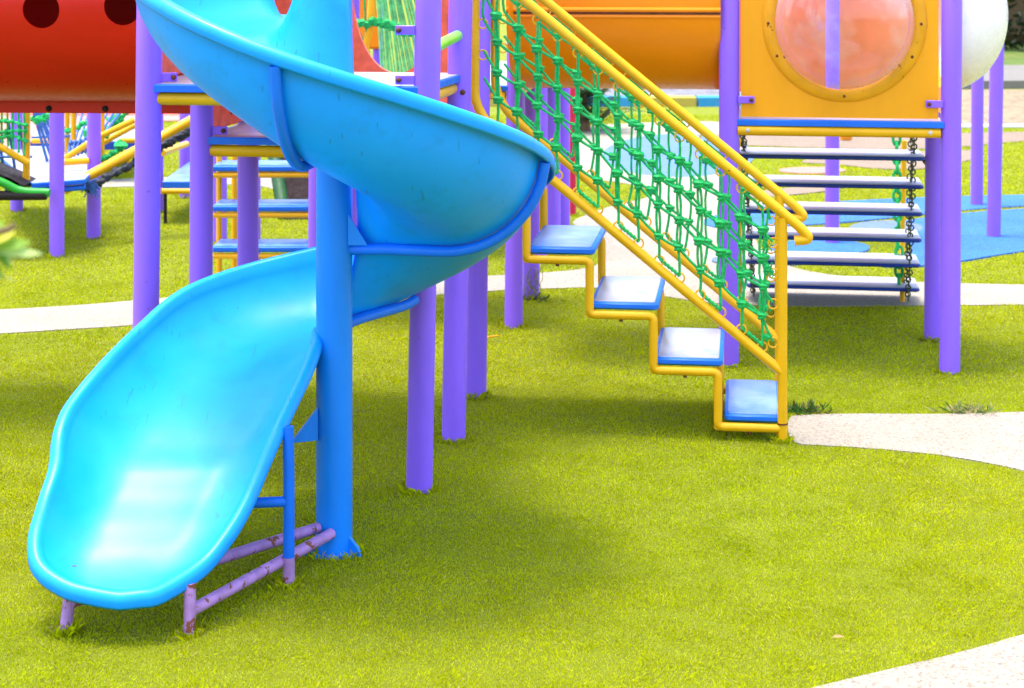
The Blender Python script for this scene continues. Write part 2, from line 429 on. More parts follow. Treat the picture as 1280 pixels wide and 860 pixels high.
# concrete strip with a kerb on the far right, gravel bed and painted kerb behind the tunnel
a, b_ = gd(1150,112), gd(1700,108); c, d_ = gd(1700,88), gd(1150,91)
k = MB(); k.slab([(a.x,a.y),(b_.x,b_.y),(c.x,c.y),(d_.x,d_.y)], -.02, .12); struct('pavement', k, 'concrete')
patch('gravel', [(600,121),(960,121),(960,103),(600,103)], .006, 'gravel', False)
xs = [560,640,700,788,806,880,870,960,1010]
segs = [(560,660,'kerb_yellow'),(660,745,'kerb_blue'),(745,798,'kerb_blue'),(798,872,'kerb_yellow'),(872,985,'kerb_blue')]
for i, (x0, x1, mm) in enumerate(segs):
    p0, p1 = gd(x0+1, 133.5), gd(x1-1, 133.5)
    k = MB(); k.box(((p0.x+p1.x)/2, p0.y+.16, .05), AX, (p1.x-p0.x, .32, .14), .015); struct('kerb', k, mm)
# gentle bank at the far right
bk = MB(); NX, NY = 24, 8
for j in range(NY+1):
    for i in range(NX+1):
        x = 7+i*1.4; t = j/NY; y = 31.2+j*2.0
        bk.v.append(Vector((x, y, .004+.8*t*t*(3-2*t)+random.uniform(-.05,.05)*t)))
for j in range(NY):
    for i in range(NX):
        o = j*(NX+1)+i; bk.face((o, o+1, o+NX+2, o+NX+1))
struct('grass_bank', bk, 'lawn', True)

# ------------------------------------------------------------------ spiral slide
CX, CY = -0.544, 5.385
slide = thing('spiral_slide', (CX, CY, 0), 'cyan spiral slide winding round a blue column to a scoop-shaped exit in front', 'slide')
def interp(tab, x):
    for (x0, y0), (x1, y1) in zip(tab, tab[1:]):
        if x <= x1: 
            t = max(0, (x-x0)/(x1-x0)); return y0+(y1-y0)*t
    return tab[-1][1]
FLOOR = [(100,1.625),(130,1.615),(180,1.565),(200,1.51),(225,1.41),(270,1.21),(310,1.075),(350,.945),(400,.775),(450,.615),(462,.585)]
RIM = [(100,1.98),(200,1.80),(235,1.675),(250,1.61),(270,1.53),(290,1.458),(315,1.36),(340,1.272),(355,1.206),(400,1.04),(450,.87),(462,.83)]
INW = [(100,.50),(270,.58),(318,.74),(338,.15),(400,.10),(462,.10)]
RAD = [(100,.62),(185,.605),(200,.61),(225,.63),(250,.643),(470,.64)]
RO = 0.67
def smooth_tab(tab, x, w=14):
    return sum(interp(tab, x+k*w/3) for k in range(-3, 4))/7
stations = []   # I, O, floor, inner fillet, outer fillet, roundness
for ph in range(118, 456, 6):
    a = R(ph); fl = smooth_tab(FLOOR, ph); rim = smooth_tab(RIM, ph)
    ri = .072
    RO = smooth_tab(RAD, ph); I = Vector((CX+ri*math.cos(a), CY+ri*math.sin(a), fl+smooth_tab(INW, ph)))
    O = Vector((CX+RO*math.cos(a), CY+RO*math.sin(a), rim))
    tall = max(0, min(1, (330-ph)/40))
    e_ = max(0, min(1, (240-ph)/55))
    stations.append((I, O, fl, .25+.17*tall-.14*e_, .52-.14*e_, 1.0))
exitO = [(-.66,6.045,.825),(-.919,5.95,.772),(-1.093,5.774,.724),(-1.19,5.563,.649),(-1.253,5.3,.583),(-1.302,5.16,.515),(-1.312,5.06,.462),(-1.302,4.97,.386),(-1.309,4.88,.314),(-1.313,4.8,.24),(-1.277,4.72,.18),(-1.187,4.665,.142),(-1.10,4.648,.124),(-1.037,4.642,.1165)]
exitI = [(-.56,5.458,.68),(-.592,5.438,.68),(-.612,5.40,.675),(-.608,5.335,.655),(-.629,5.24,.59),(-.659,5.14,.505),(-.675,5.07,.45),(-.703,4.99,.36),(-.7365,4.91,.282),(-.779,4.83,.219),(-.833,4.76,.166),(-.925,4.672,.126),(-.980,4.650,.119),(-1.037,4.642,.1165)]
exitF = [.585,.565,.535,.495,.435,.382,.345,.285,.232,.180,.145,.124,.123,.126]
N = 5
def inset(P, sgn):
    out = []
    for k, p in enumerate(P):
        p = Vector(p); a = Vector(P[max(0,k-1)]); b = Vector(P[min(len(P)-1,k+1)]); t = b-a; t.z = 0; t.normalize()
        if k == len(P)-1: n_ = Vector((0,-1,0))
        else: n_ = Vector((t.y,-t.x,0))*sgn
        w = .030 if sgn > 0 else .030*max(0, min(1, (k-4)/3))
        fr_ = max(0, min(1, (k-7)/5))
        out.append(p-n_*w+Vector((0,0,.014*fr_)))
    return out
exitO, exitI = inset(exitO, 1), inset(exitI, -1)
oO, oI = bez(exitO, N), bez(exitI, N); oF = [p.x for p in bez([(f,0,0) for f in exitF], N)]
for i in range(len(oO)):
    t = i/(len(oO)-1)
    stations.append((oI[i], oO[i], oF[i], .25+.08*t, .52-.20*min(1, t*1.8), max(.15, 1-t*1.6)))
def prof(st, s, off=0.0):
    I, O, fl, ai, ao, rd = st
    p = I.lerp(O, s)
    z = fl
    def rise(q):      # q 0..1 towards rim
        e = 1-math.sqrt(max(0, 1-q*q)); g_ = q**2.2
        return rd*e+(1-rd)*g_
    if s < ai: z = fl+(I.z-fl)*rise((ai-s)/ai)
    elif s > 1-ao: z = fl+(O.z-fl)*rise((s-1+ao)/ao)
    return Vector((p.x, p.y, z))
NS = 44
svals = [0.5-0.5*math.cos(math.pi*k/NS) for k in range(NS+1)]
svals = [0.35*k/NS+0.65*v for k, v in enumerate(svals)]
# outward normals of the rim line in plan
rimO = [st[1] for st in stations]; rimI = [st[0] for st in stations]
loop = rimO+rimI[::-1]
def outward(k):
    L = len(loop); a, b = loop[max(0, k-1)], loop[min(L-1, k+1)]
    t = (b-a); t.z = 0
    if t.length < 1e-6: return Vector((0,-1,0))
    t.normalize(); return Vector((-t.y, t.x, 0))*-1      # right-hand side of travel
tb = MB(); rows = []
ns_ = len(stations)
LIPO = [(.008,.007),(.020,.008),(.031,.001),(.035,-.012),(.034,-.027),(.029,-.034)]
for i, st in enumerate(stations):
    row = []
    nI = outward(2*ns_-1-i); nO = outward(i)
    if i == ns_-1: nI = nO = Vector((0,-1,0))
    # inner rolled lip only once the chute leaves the column
    k_in = max(0, min(1, (i-(ns_-len(oO))-6)/9))
    for (dx, dz) in LIPO[::-1]:
        row.append(rimI[i]+nI*dx*k_in*(0.85+.15*max(0, (i-ns_+20)/19))+Vector((0,0,dz*k_in)))
    for s in svals: row.append(prof(st, s))
    for (dx, dz) in LIPO:
        row.append(rimO[i]+nO*dx+Vector((0,0,dz)))
    rows.append(row)
nc = len(rows[0])
for r_ in rows: tb.v += r_
for i in range(ns_-1):
    for j in range(nc-1):
        tb.face((i*nc+j, i*nc+j+1, (i+1)*nc+j+1, (i+1)*nc+j))
trough = tb.build('trough', 'cyan', slide, angle=179)
bm = bmesh.new(); bm.from_mesh(trough.data); bmesh.ops.remove_doubles(bm, verts=bm.verts, dist=.0004); bmesh.ops.recalc_face_normals(bm, faces=bm.faces)
for e in bm.edges: e.smooth = True
bm.to_mesh(trough.data); bm.free()
so = trough.modifiers.new('thickness', 'SOLIDIFY'); so.thickness = .006; so.offset = 0
# column
cb = MB(); cb.tube([(CX,CY,z) for z in (-.02,.4,.8,1.2,1.6,2.0,2.5)], .0555, 32)
column = cb.build('column', 'bluecol', slide)
bp = MB()
for ang in (200, 335, 80):
    d = Vector((math.cos(R(ang)), math.sin(R(ang)), 0)); n_ = Z.cross(d)
    o = len(bp.v); c = Vector((CX,CY,0))+d*.05
    for s_ in (-.006, .006):
        for (q, z) in ((0,0),(.045,0),(.035,.025),(0,.06)): bp.v.append(c+d*q+n_*s_+Z*z)
    bp.face((o,o+1,o+2,o+3)); bp.face((o+7,o+6,o+5,o+4))
    for k in range(4): bp.face((o+k, o+4+k, o+4+(k+1) % 4, o+(k+1) % 4))
bp.tube([(CX,CY,0),(CX,CY,.012)], .078, 28); bp.build('base_plate', 'bluecol', column)
def arm(ph, s1=1.0):
    # nearest station
    idx = min(range(56), key=lambda i: abs((118+6*i)-ph)) if ph < 455 else 56
    st = stations[idx]; pts = []
    d = Vector((math.cos(R(118+6*idx)), math.sin(R(118+6*idx)), 0))
    pts.append(Vector((CX,CY,st[2]-.030))+d*.045)
    for k in range(1, 40):
        s = k/39*s1
        if s < .14: continue
        p, q = prof(st, max(0, s-.012)), prof(st, min(1, s+.012))
        if s < st[3]: p.z = q.z = st[2]
        t = (q-p).normalized(); rr = t.dot(d); n_ = d*t.z-Z*rr
        c = (p+q)/2
        pts.append(Vector((c.x, c.y, c.z))+n_.normalized()*.024)
    return pts
for ph, s1 in ((262, 1.0), (346, 1.0), (416, .62)):
    ab = MB(); ab.tube(arm(ph, s1), .0165, 14); ab.build('support_arm', 'bluearm', slide)
# gusset between column and the arm, seen right of the column
gm = MB(); st = stations[38]; z0 = st[2]-.03
for nm, p, q, r_ in (('gusset', (CX+.045,CY-.03,.945), (CX+.045,CY-.03,1.04), (CX+.105,CY-.03,.945)), ('gusset', (CX-.048,CY-.03,.450), (CX-.048,CY-.03,.352), (CX-.125,CY-.06,.352))):
    gb = MB(); p, q, r_ = Vector(p), Vector(q), Vector(r_); n_ = (q-p).cross(r_-p).normalized()*.006
    gb.add([p-n_,q-n_,r_-n_,p+n_,q+n_,r_+n_], [(0,1,2),(5,4,3),(0,3,4,1),(1,4,5,2),(2,5,3,0)]); gb.build('gusset', 'bluecol', slide, False)
# lower frame: rusty purple pipes and the blue brace
legR, legL = gd(236,794), gd(81,791)
ankle = at(414, 667, CY-.06)
pipe(slide, 'front_leg', [(legR.x,legR.y,-.01),(legR.x+.002,legR.y+.005,.06),(legR.x,legR.y+.012,.135)], .0165, 'purple_rust')
pipe(slide, 'front_leg', [(legL.x,legL.y,-.01),(legL.x+.004,legL.y+.02,.06),(legL.x+.012,legL.y+.05,.165)], .0165, 'purple_rust')
pipe(slide, 'base_rail', [(legR.x,legR.y+.003,.062), Vector((legR.x,legR.y,.062)).lerp(ankle,.5), ankle+Vector((.0,-.0,0))], .0165, 'purple_rust')
pipe(slide, 'base_rail', [(legL.x+.01,legL.y+.02,.075), Vector((legL.x,legL.y,.075)).lerp(Vector((CX-.03,CY-.03,.085)),.6), (CX-.045,CY-.035,.087)], .0165, 'purple_rust')
bp0 = gd(361, 733)
pipe(slide, 'brace_post', [(bp0.x,bp0.y,-.01),(bp0.x,bp0.y,.085)], .0172, 'purple_rust')
pipe(slide, 'brace_post', [(bp0.x,bp0.y,.085),(bp0.x,bp0.y,.3),(bp0.x-.002,bp0.y,.462)], .0165, 'bluearm')
pipe(slide, 'brace_bar', [(bp0.x,bp0.y,.246),(bp0.x-.14,bp0.y-.01,.243)], .0150, 'bluearm')
es = MB(); es.box((-.79,6.24,1.50), UX, (.34,.30,.235), .02); es.build('entry_step', 'cyan', slide)

# ------------------------------------------------------------------ front play tower
P11, P12, P13 = gd(524,614), gd(567,550), gd(594.5,496)
def gp(px, d): return Vector(((px-640)*d/F, d, 0))
P1, P2, P3 = gp(180,6.13), gp(250,6.80), gp(310,7.46)
tower = thing('play_tower', (P1+P13)/2, 'two-level purple play tower right behind the cyan spiral slide', 'play tower')
for p, ln, top in ((P1,.012,2.7),(P11,.019,2.7),(P2,.006,2.7),(P12,.016,2.7),(P3,.0,2.7),(P13,.012,2.7)):
    post(tower, p.x, p.y, top, ln)
def deck(parent, c, z, th=.028, top='deck_top', edge='edge_blue', label=None):
    b = MB(); b.slab([(p.x, p.y) for p in c], z-th, z, 0, 1)
    o = b.build('deck', [edge, top], parent, False)
    if label: o['label'] = label
    return o
def beam(parent, a, b, z, r=.0225, mat='yellow', inset=.04, off=Vector((0,0,0))):
    a, b = Vector(a), Vector(b); d = (b-a).normalized()
    a = a+d*inset+Z*z+off; b = b-d*inset+Z*z+off
    return pipe(parent, 'beam', [a, a.lerp(b,.5), b], r, mat)
z1 = 1.385
L1 = lambda p, dx, dy: Vector((p.x+dx, p.y+dy, 0))
deck(tower, [L1(P1,.02,-.035), L1(P11,0,-.035), L1(P12,.035,.0), L1(P12,.02,.06), L1(P2,.0,.06), L1(P1,-.0,.06)], z1)
for a, b in ((P1,P11),(P11,P12),(P2,P12),(P1,P2)): beam(tower, a, b, z1-.053)
z2 = 1.135
deck(tower, [L1(P2,.02,-.03), L1(P12,.0,-.03), L1(P13,.035,0), L1(P13,.02,.04), L1(P3,0,.04), L1(P2,-.0,.06)], z2, top='deck_dusty', label='dusty lower deck')
for a, b in ((P2,P12),(P12,P13),(P3,P13),(P2,P3)): beam(tower, a, b, z2-.055)
# coral riser between the two decks, side panel, arch panel at the back
def board(parent, a, b, z0, z1_, mat, th=.02, name='panel'):
    a, b = Vector(a), Vector(b); d = (b-a); L = d.length; d.normalize(); n_ = Z.cross(d)
    m = MB(); m.box((a+b)/2+Z*((z0+z1_)/2), (d, n_, Z), (L, th, z1_-z0), .006); return m.build(name, mat, parent)
board(tower, P2+V*.05+U*.005, P3-V*.05+U*.005, z2+.01, 2.3, 'coral')
board(tower, P1+V*.05+U*.005, P2-V*.05+U*.005, z1+.01, 2.3, 'coral')
bracket(tower, (P1.x+.05,P1.y,1.405), (1,.3,0)); bracket(tower, (P2.x+.045,P2.y-.01,1.158), U)
bracket(tower, (P11.x-.012,P11.y-.02,1.405), -U, .07); bracket(tower, (P11.x-.012,P11.y-.02,1.575), -U, .07)
k = MB(); c = Vector((P12.x+.035,P12.y-.042,1.318)); k.ball(c, .011); k.build('bolt', 'rust', tower)
# arch panel: board with an oval opening
def arch_panel(parent, a, b, z0, z1_, cu, cz, ru, rz, mat, th=.024, n=72, name='panel'):
    a, b = Vector(a), Vector(b); d = b-a; L = d.length; d.normalize(); nn = Z.cross(d)
    m = MB(); ins = []; outs = []
    for k in range(n):
        w = 2*math.pi*k/n; ex, ez = math.cos(w), math.sin(w)
        iu, iz = cu+ru*ex, cz+rz*ez
        ts = []
        if ex > 1e-6: ts.append((L-cu)/ex)
        if ex < -1e-6: ts.append((0-cu)/ex)
        if ez > 1e-6: ts.append((z1_-cz)/ez)
        if ez < -1e-6: ts.append((z0-cz)/ez)
        t = min(ts); ins.append((iu, iz)); outs.append((cu+t*ex, cz+t*ez))
    # snap the nearest ray to every corner
    for (qu, qz) in ((0,z0),(L,z0),(L,z1_),(0,z1_)):
        j = min(range(n), key=lambda q: (outs[q][0]-qu)**2+(outs[q][1]-qz)**2); outs[j] = (qu, qz)
    P = lambda u, z, s: a+d*u+nn*(s*th/2)+Z*z
    o = 0
    for lst, s in ((ins,-1),(outs,-1),(outs,1),(ins,1)): m.v += [P(u_, z_, s) for u_, z_ in lst]
    for r_ in range(4):
        for k in range(n):
            k2 = (k+1) % n; r2 = (r_+1) % 4
            m.face((r_*n+k, r2*n+k, r2*n+k2, r_*n+k2))
    return m.build(name, mat, parent, True, 30)
pa, pb = P3+U*.05, P13-U*.05
# opening centre / size from its visible lower-left rim
dA = 7.45; cu = ((500-640)*dA/F)-pa.x; cz = H-(-20+45)*dA/F
arch_panel(tower, pa, pb, z2+.005, 2.5, cu, cz, 57*dA/F, 110*dA/F, 'coral')
pipe(tower, 'grab_rail', [P11+V*.04+Z*1.50+U*.02, P11.lerp(P12,.5)+Z*1.515+U*.02, P12-V*.03+Z*1.53+U*.02], .021, 'lime')

# ------------------------------------------------------------------ stairs with rope nets
S0 = gd(978, 553)
stairs = thing('staircase', S0, 'yellow stairway with four blue treads in view and green rope nets along both handrails', 'stairs')
def sp(t, z, w=0.0): return Vector((S0.x, S0.y, 0))-U*t+V*w+Z*z
RUN, RISE, WID = .243, .2055, .575
for w in (0.0, WID):
    zig = [sp(0,.052,w)]; 
    for k in range(5):
        zig.append(sp(RUN*(k+1)-.002,.052+RISE*k,w)); zig.append(sp(RUN*(k+1)-.002,.052+RISE*(k+1),w))
    zig.append(sp(RUN*5+.08,.052+RISE*5,w))
    pipe(stairs, 'stringer', fillet(zig, .022, 4), .0165, 'yellow')
    fp = MB(); top = .845 if w == 0 else .855
    fp.tube([sp(-.0,-.02,w), sp(0,.5,w), sp(0,top,w)], .0185, 18); fo = fp.build('foot_post', 'yellow', stairs)
    pipe(fo, 'collar', [sp(0,.068,w), sp(0,.074,w)], .0205, 'rust')
    rail = fillet([sp(-.055,.775,w), sp(-.085,.785,w), sp(-.072,.80,w), sp(1.30,.863+.816*1.30,w)], .03, 6)
    rail = fillet([sp(-.045,.760,w), sp(-.105,.765,w), sp(-.075,.802,w), sp(1.35,.863+.816*1.35,w)], .035, 6)
    pipe(stairs, 'handrail', rail, .019, 'yellow', 18)
    lz = lambda t: .263+.818*t
    pipe(stairs, 'lower_rail', fillet([sp(0,lz(0),w), sp(1.12,lz(1.12),w), sp(1.172,lz(1.172)+.05,w), sp(1.172,1.9,w)], .05, 6), .0185, 'yellow', 18)
for k in range(5):
    z = .10+RISE*k
    b = MB(); c = sp(RUN*(k+.5)-.012, z-.014, WID/2-.005)
    b.box(c, (U, V, Z), (RUN+.018 if k else RUN-.03, WID-.005, .028), .012, 0)
    t_ = b.build('tread', 'edge_blue', stairs)
    # worn pad let into the top, 2 mm proud
    p = MB(); p.box(c+Z*.0145-V*.0, (U,V,Z), ((RUN-.012) if k else RUN-.055, WID-.035, .005), .010)
    p.build('tread_pad', 'tread_pale' if k in (1,2) else 'tread_top', t_)
    bo = MB(); bo.tube([sp(RUN*(k+.5),.028+RISE*k,.0), sp(RUN*(k+.5),.045+RISE*k,.0)], .007, 8); bo.build('bolt', 'rust', stairs)
    # cross bar from side to side under the rear of the tread
    pipe(stairs, 'cross_bar', [sp(RUN*(k+1)-.002,.052+RISE*k,0), sp(RUN*(k+1)-.002,.052+RISE*k,WID)], .0155, 'yellow')
ring_ts = [.075+.0775*i for i in range(14)]
def rope_net(w, seed, ph):
    rnd = random.Random(seed)
    m = MB()
    ztop = lambda t: .863+.816*t-.045; zbot = lambda t: .263+.818*t+.045
    nodes = {}
    fr = [.17,.385,.60,.82]; rr = .0054
    if ph: fr = [.09,.30,.52,.745]
    cols = [t+ph for t in ring_ts]
    NC = len(cols)
    for i, t in enumerate(cols):
        for j, f in enumerate(fr):
            tt = t+rnd.uniform(-.003,.003)+.0035*((i+j) % 2)
            f2 = f+(.022 if i % 2 else -.012)
            z = ztop(t)*(1-f2)+zbot(t)*f2+rnd.uniform(-.006,.006)
            nodes[i,j] = sp(tt, z, w+rnd.uniform(-.003,.003))
    for i, t in enumerate(cols):
        rt = ring_ts[i]; tp = sp(rt, ztop(rt)+.004, w); bt_ = sp(rt, zbot(rt)-.004, w)
        loose = .0035+.006*max(0, 1-t/.7)
        m.tube(bez([tp, tp.lerp(nodes[i,0],.5)+U*.002, nodes[i,0]], 3), rr, 7, False)
        for j in range(3):
            a, b = nodes[i,j], nodes[i,j+1]
            for s in ((-1, 1) if not ph else ((-1)**i,)): m.tube(bez([a+U*s*.003, a.lerp(b,.5)+U*s*(loose+rnd.uniform(0,.002)), b+U*s*.0035], 4), rr*.92, 7, False)
        m.tube(bez([nodes[i,3], nodes[i,3].lerp(bt_,.5)+U*.002, bt_], 3), rr, 7, False)
        if i % 2 == 0:
            t2 = ring_ts[i+1]
            m.tube([tp, sp(t2, ztop(t2)+.004, w)], rr, 7, False)
            b = sp(t2, zbot(t2)-.004, w)
            m.tube([bt_.lerp(b, k/12)+Z*(.0025*((k % 2)*2-1)) for k in range(13)], .0070, 7, False)
        if i < NC-1:
            for j in range(4):
                a, b = nodes[i,j], nodes[i+1,j]
                m.tube([a, a.lerp(b,.5)-Z*rnd.uniform(.0,.003), b], rr, 7, False)
    for (i, j), p in nodes.items():
        k = rnd.uniform(1.0,1.4)
        m.torus(p+Z*.005, (.1,.15,1), .0112*k, .0068*k, 10, 6); m.torus(p-Z*.006, (-.2,.1,1), .0100*k, .0060*k, 10, 6)
        m.ball(p, .0125*k, (1.0,1.0,1.1), 8, 6, 0, .10)
        if (i+j) % 2: m.ball(p+U*.012+Z*.006, .0085*k, (1,1,1), 7, 5, 0, .12); m.ball(p-U*.012+Z*.010, .0080*k, (1,1,1), 7, 5, 0, .12)
    # rows tied to the foot post and to the upper post
    for j, zz in enumerate((.775,.66,.545,.40)):
        a = nodes[0,j]; q = sp(.036, zz-.02, w)
        m.tube([a, a.lerp(q,.5)-Z*.004, q], rr, 7, False)
        if j in (1, 3): m.ball(q+Z*.015-U*.02, .014, (1,1,1), 8, 6, 0, .25)
        b_ = nodes[NC-1, j]; zz2 = b_.z+.085
        q2 = sp(1.135, zz2, w); m.tube([b_, q2], rr, 7, False)
    m.tube([sp(1.135, nodes[NC-1,0].z+.085, w), sp(1.140, nodes[NC-1,0].z+.01, w), sp(1.135, nodes[NC-1,1].z+.085, w)], rr, 7, False)
    for _ in range(26):      # frayed tuft at the post
        c = sp(.045,.645,w); e = c+Vector((rnd.uniform(-.03,.02), rnd.uniform(-.02,.02), rnd.uniform(-.03,.035)))
        m.tube([c, c.lerp(e,.6)+Z*.004, e], .002, 4, False)
    m.build('rope_net', 'green_rope', stairs)
    for t in ring_ts:
        for zz in (.863+.816*t-.033, .263+.818*t+.033):
            r_ = MB(); r_.torus(sp(t,zz,w), V+U*rnd.uniform(-.5,.5), .0185, .0036, 18, 6); r_.build('ring', 'yellow', stairs)
    for zz in (.77,.655,.54,.395):
        r_ = MB(); r_.torus(sp(.034,zz-.02,w), V+U*rnd.uniform(-.2,.2), .0185, .0036, 18, 6); r_.build('ring', 'yellow', stairs)
    for zz in (1.72,1.61,1.49):
        r_ = MB(); r_.torus(sp(1.14,zz-.04,w), V+U*rnd.uniform(-.2,.2), .0185, .0036, 18, 6); r_.build('ring', 'yellow', stairs)
rope_net(0.0, 3, 0.0); rope_net(WID, 8, -0.0195)

# ------------------------------------------------------------------ crawl tunnels
def tunnel(name, a, b, r, mat, label, holes=(), flange_ang=-90, flange2=None):
    a, b = Vector(a), Vector(b); d = (b-a); L = d.length; d.normalize(); s = d.cross(Z).normalized()
    root = thing(name, Vector((a.x,a.y,0)).lerp(Vector((b.x,b.y,0)),.5), label, 'crawl tunnel')
    m = MB(); n, k = 64, 24
    for i in range(k+1):
        for j in range(n):
            w = 2*math.pi*j/n; m.v.append(a+d*(L*i/k)+(s*math.cos(w)+Z*math.sin(w))*r)
    for i in range(k):
        for j in range(n): m.face((i*n+j, i*n+(j+1) % n, (i+1)*n+(j+1) % n, (i+1)*n+j))
    sh = m.build('tube', mat, root, True, 60)
    so = sh.modifiers.new('t', 'SOLIDIFY'); so.thickness = .008; so.offset = -1
    if holes:
        cut = MB()
        for (pos, hr) in holes:
            p = Vector(pos); n_ = Vector((0,1,0))
            cut.tube([p-n_*.9, p+n_*.25], hr, 40)
        co = cut.build('cutter', mat, None)
        bo = sh.modifiers.new('b', 'BOOLEAN'); bo.operation = 'DIFFERENCE'; bo.object = co; bo.solver = 'EXACT'
        bpy.context.view_layer.update()
        ev = sh.evaluated_get(bpy.context.evaluated_depsgraph_get())
        me = bpy.data.meshes.new_from_object(ev); sh.modifiers.clear(); sh.data = me
        bpy.data.objects.remove(co)
        for p in me.polygons: p.use_smooth = True
        me.set_sharp_from_angle(angle=R(30))
    return root, sh, a, d, s, L
zc = 1.650; tr = .405
A_ = Vector((P2.x+.10, 7.16, zc)); B_ = Vector((-3.4, 7.30, zc))
red, sh, a, d, s, L = tunnel('red_crawl_tunnel', A_, B_, tr, 'red', 'red crawl tunnel with round portholes running left from the front tower',
      holes=[((at(52,12,6.8).x, 7.0, at(52,12,6.8).z), .072), ((at(155,8,6.8).x, 7.0, at(155,8,6.8).z), .072), (( at(-60,12,6.8).x, 7.0, at(-60,12,6.8).z), .072)])
# bottom flange with bolts
f = MB(); f.box(a+d*(L/2)+Z*(-tr-.024), (d, s, Z), (L, .02, .062), .004); fl = f.build('flange', 'red', red)
for q in (at(58,134,7.16).x, at(130,134,7.16).x, at(-14,134,7.16).x):
    t = (q-a.x)/d.x; c = a+d*t+Z*(-tr-.036)
    bo = MB(); bo.ball(c+Vector((0,-.013,0)), .013, (1,.6,1), 10, 6); bo.build('bolt', 'dark', fl)
for t in (0.02, L*.55):      # raised joint bands
    bnd = MB(); pts = [a+d*t+(s*math.cos(2*math.pi*k/48)+Z*math.sin(2*math.pi*k/48))*(tr+.004) for k in range(48)]
    bnd.tube(pts, .011, 8, closed=True); bnd.build('joint_band', 'red', red)
zc2, tr2 = 1.635, .415
A2, B2 = Vector((.985, 8.25, zc2)), Vector((.03, 8.38, zc2))
org, sh2, a, d, s, L = tunnel('orange_crawl_tunnel', A2, B2, tr2, 'orange', 'orange crawl tunnel joining the tower with the clear bubble window', )
for side in (-1, 1):
    for (dz, rad, mm) in ((-.040,.013,'orange'), (-.071,.010,'orange')):
        cw = math.sqrt(tr2**2-dz**2)
        pipe(org, 'seam_lip', [a+d*t+Z*dz+s*side*(cw+.004) for t in (0, L/2, L)], rad, mm, 8)
    cw = math.sqrt(tr2**2-.055**2)
    sm = MB(); sm.box(a+d*(L/2)+Z*(-.0555)+s*side*(cw+.004), (d, s, Z), (L, .014, .010)); sm.build('seam_gap', 'rust', org)
for t in (L-.02,):
    bnd = MB(); pts = [a+d*t+(s*math.cos(2*math.pi*k/48)+Z*math.sin(2*math.pi*k/48))*(tr2+.008) for k in range(48)]
    bnd.tube(pts, .014, 8, closed=True); bnd.build('joint_band', 'orange', org)

# ------------------------------------------------------------------ tower with the bubble window
P18, P19, P20 = gd(911,457), gd(1187,466), gd(1167,425)
P18b = P20+(P18-P19)
btw = thing('bubble_tower', (P18+P20)/2, 'purple-posted tower with an amber panel and clear bubble window', 'play tower')
for p, ln in ((P18,.001),(P19,.006),(P20,.006),(P18b,.0)): post(btw, p.x, p.y, 2.7, ln)
zb = 1.108
UB = (P19-P18).normalized(); VB = Z.cross(UB)
deck(btw, [L1(P18,.03,-.03), L1(P19,-.03,-.03), L1(P20,-.01,.03), L1(P18b,.02,.03)], zb)
beam(btw, P18, P19, zb-.052, .0225, off=-VB*.01); beam(btw, P18b, P20, zb-.052); beam(btw, P19, P20, zb-.052); beam(btw, P18, P18b, zb-.052)
for q in (P18+UB*.085, P19-UB*.085):
    k = MB(); k.ball(Vector((q.x,q.y,zb-.050))-VB*.031, .010, (1,.5,1)); k.build('bolt', 'steel', btw)
pa, pb = P18+UB*.055-VB*.008, P19-UB*.05-VB*.008
Lp = (pb-pa).length; dC = 7.81
cu = (Vector(((1055-640)*dC/F, dC, 0))-pa).dot(UB); cz = H-(26+45)*dC/F
ri, ro_ = 86*dC/F, 101.5*dC/F
pan = arch_panel(btw, pa, pb, zb+.010, 2.45, cu, cz, ri*1.06, ri*1.06, 'panel', .022)
def ring_part(parent, origin, du, nn, cu, cz, r0, r1, th, mat, name='window_ring'):
    m = MB(); n = 72
    prof_ = [(r0,0),(r0,th),(r0+.008,th+.004),(r1-.02,th),(r1-.004,th*.5),(r1,0)]
    for (r, h) in prof_:
        for k in range(n):
            w = 2*math.pi*k/n
            m.v.append(origin+du*(cu+r*math.cos(w))+Z*(cz+r*math.sin(w))-nn*h)
    for i in range(len(prof_)-1):
        for k in range(n):
            k2 = (k+1) % n; m.face((i*n+k, i*n+k2, (i+1)*n+k2, (i+1)*n+k))
    return m.build(name, mat, parent, True, 40)
rg = ring_part(pan, pa-VB*.0115, UB, VB, cu, cz, ri, ro_, .014, 'ringmat')
for w in (0, 60, 120, 180, 240, 300):
    w = w-4-30+24
for w in (-90, -28, 15-17, 180+2, 208-0, 118, 62):
    c = pa+UB*(cu+(ri+ro_)/2*1.0*math.cos(R(w)))+Z*(cz+(ri+ro_)/2*math.sin(R(w)))-VB*.027
    k = MB(); k.ball(c, .007, (1,.6,1), 8, 5); k.build('bolt', 'rust', rg)
def dome(parent, origin, du, nn, cu, cz, r, depth, mat='dome', tall=1.0):
    m = MB(); n, kk = 64, 18
    for i in range(kk+1):
        th = (math.pi/2)*i/kk
        for j in range(n):
            w = 2*math.pi*j/n; q = r*math.cos(th)
            m.v.append(origin+du*(cu+q*math.cos(w))+Z*(cz+tall*q*math.sin(w))-nn*depth*math.sin(th))
    for i in range(kk):
        for j in range(n): m.face((i*n+j, i*n+(j+1) % n, (i+1)*n+(j+1) % n, (i+1)*n+j))
    return m.build('bubble_window', mat, parent, True, 80)
dome(pan, pa-VB*.012, UB, VB, cu, cz, ri*.995, ri*.62)
bracket(btw, (P18.x+.035,P18.y-.035,1.195), UB, .075); bracket(btw, (P19.x-.035,P19.y-.03,1.185), -UB, .075)
board(btw, P18+VB*.05, P18b-VB*.05, zb+.01, 2.45, 'panel')
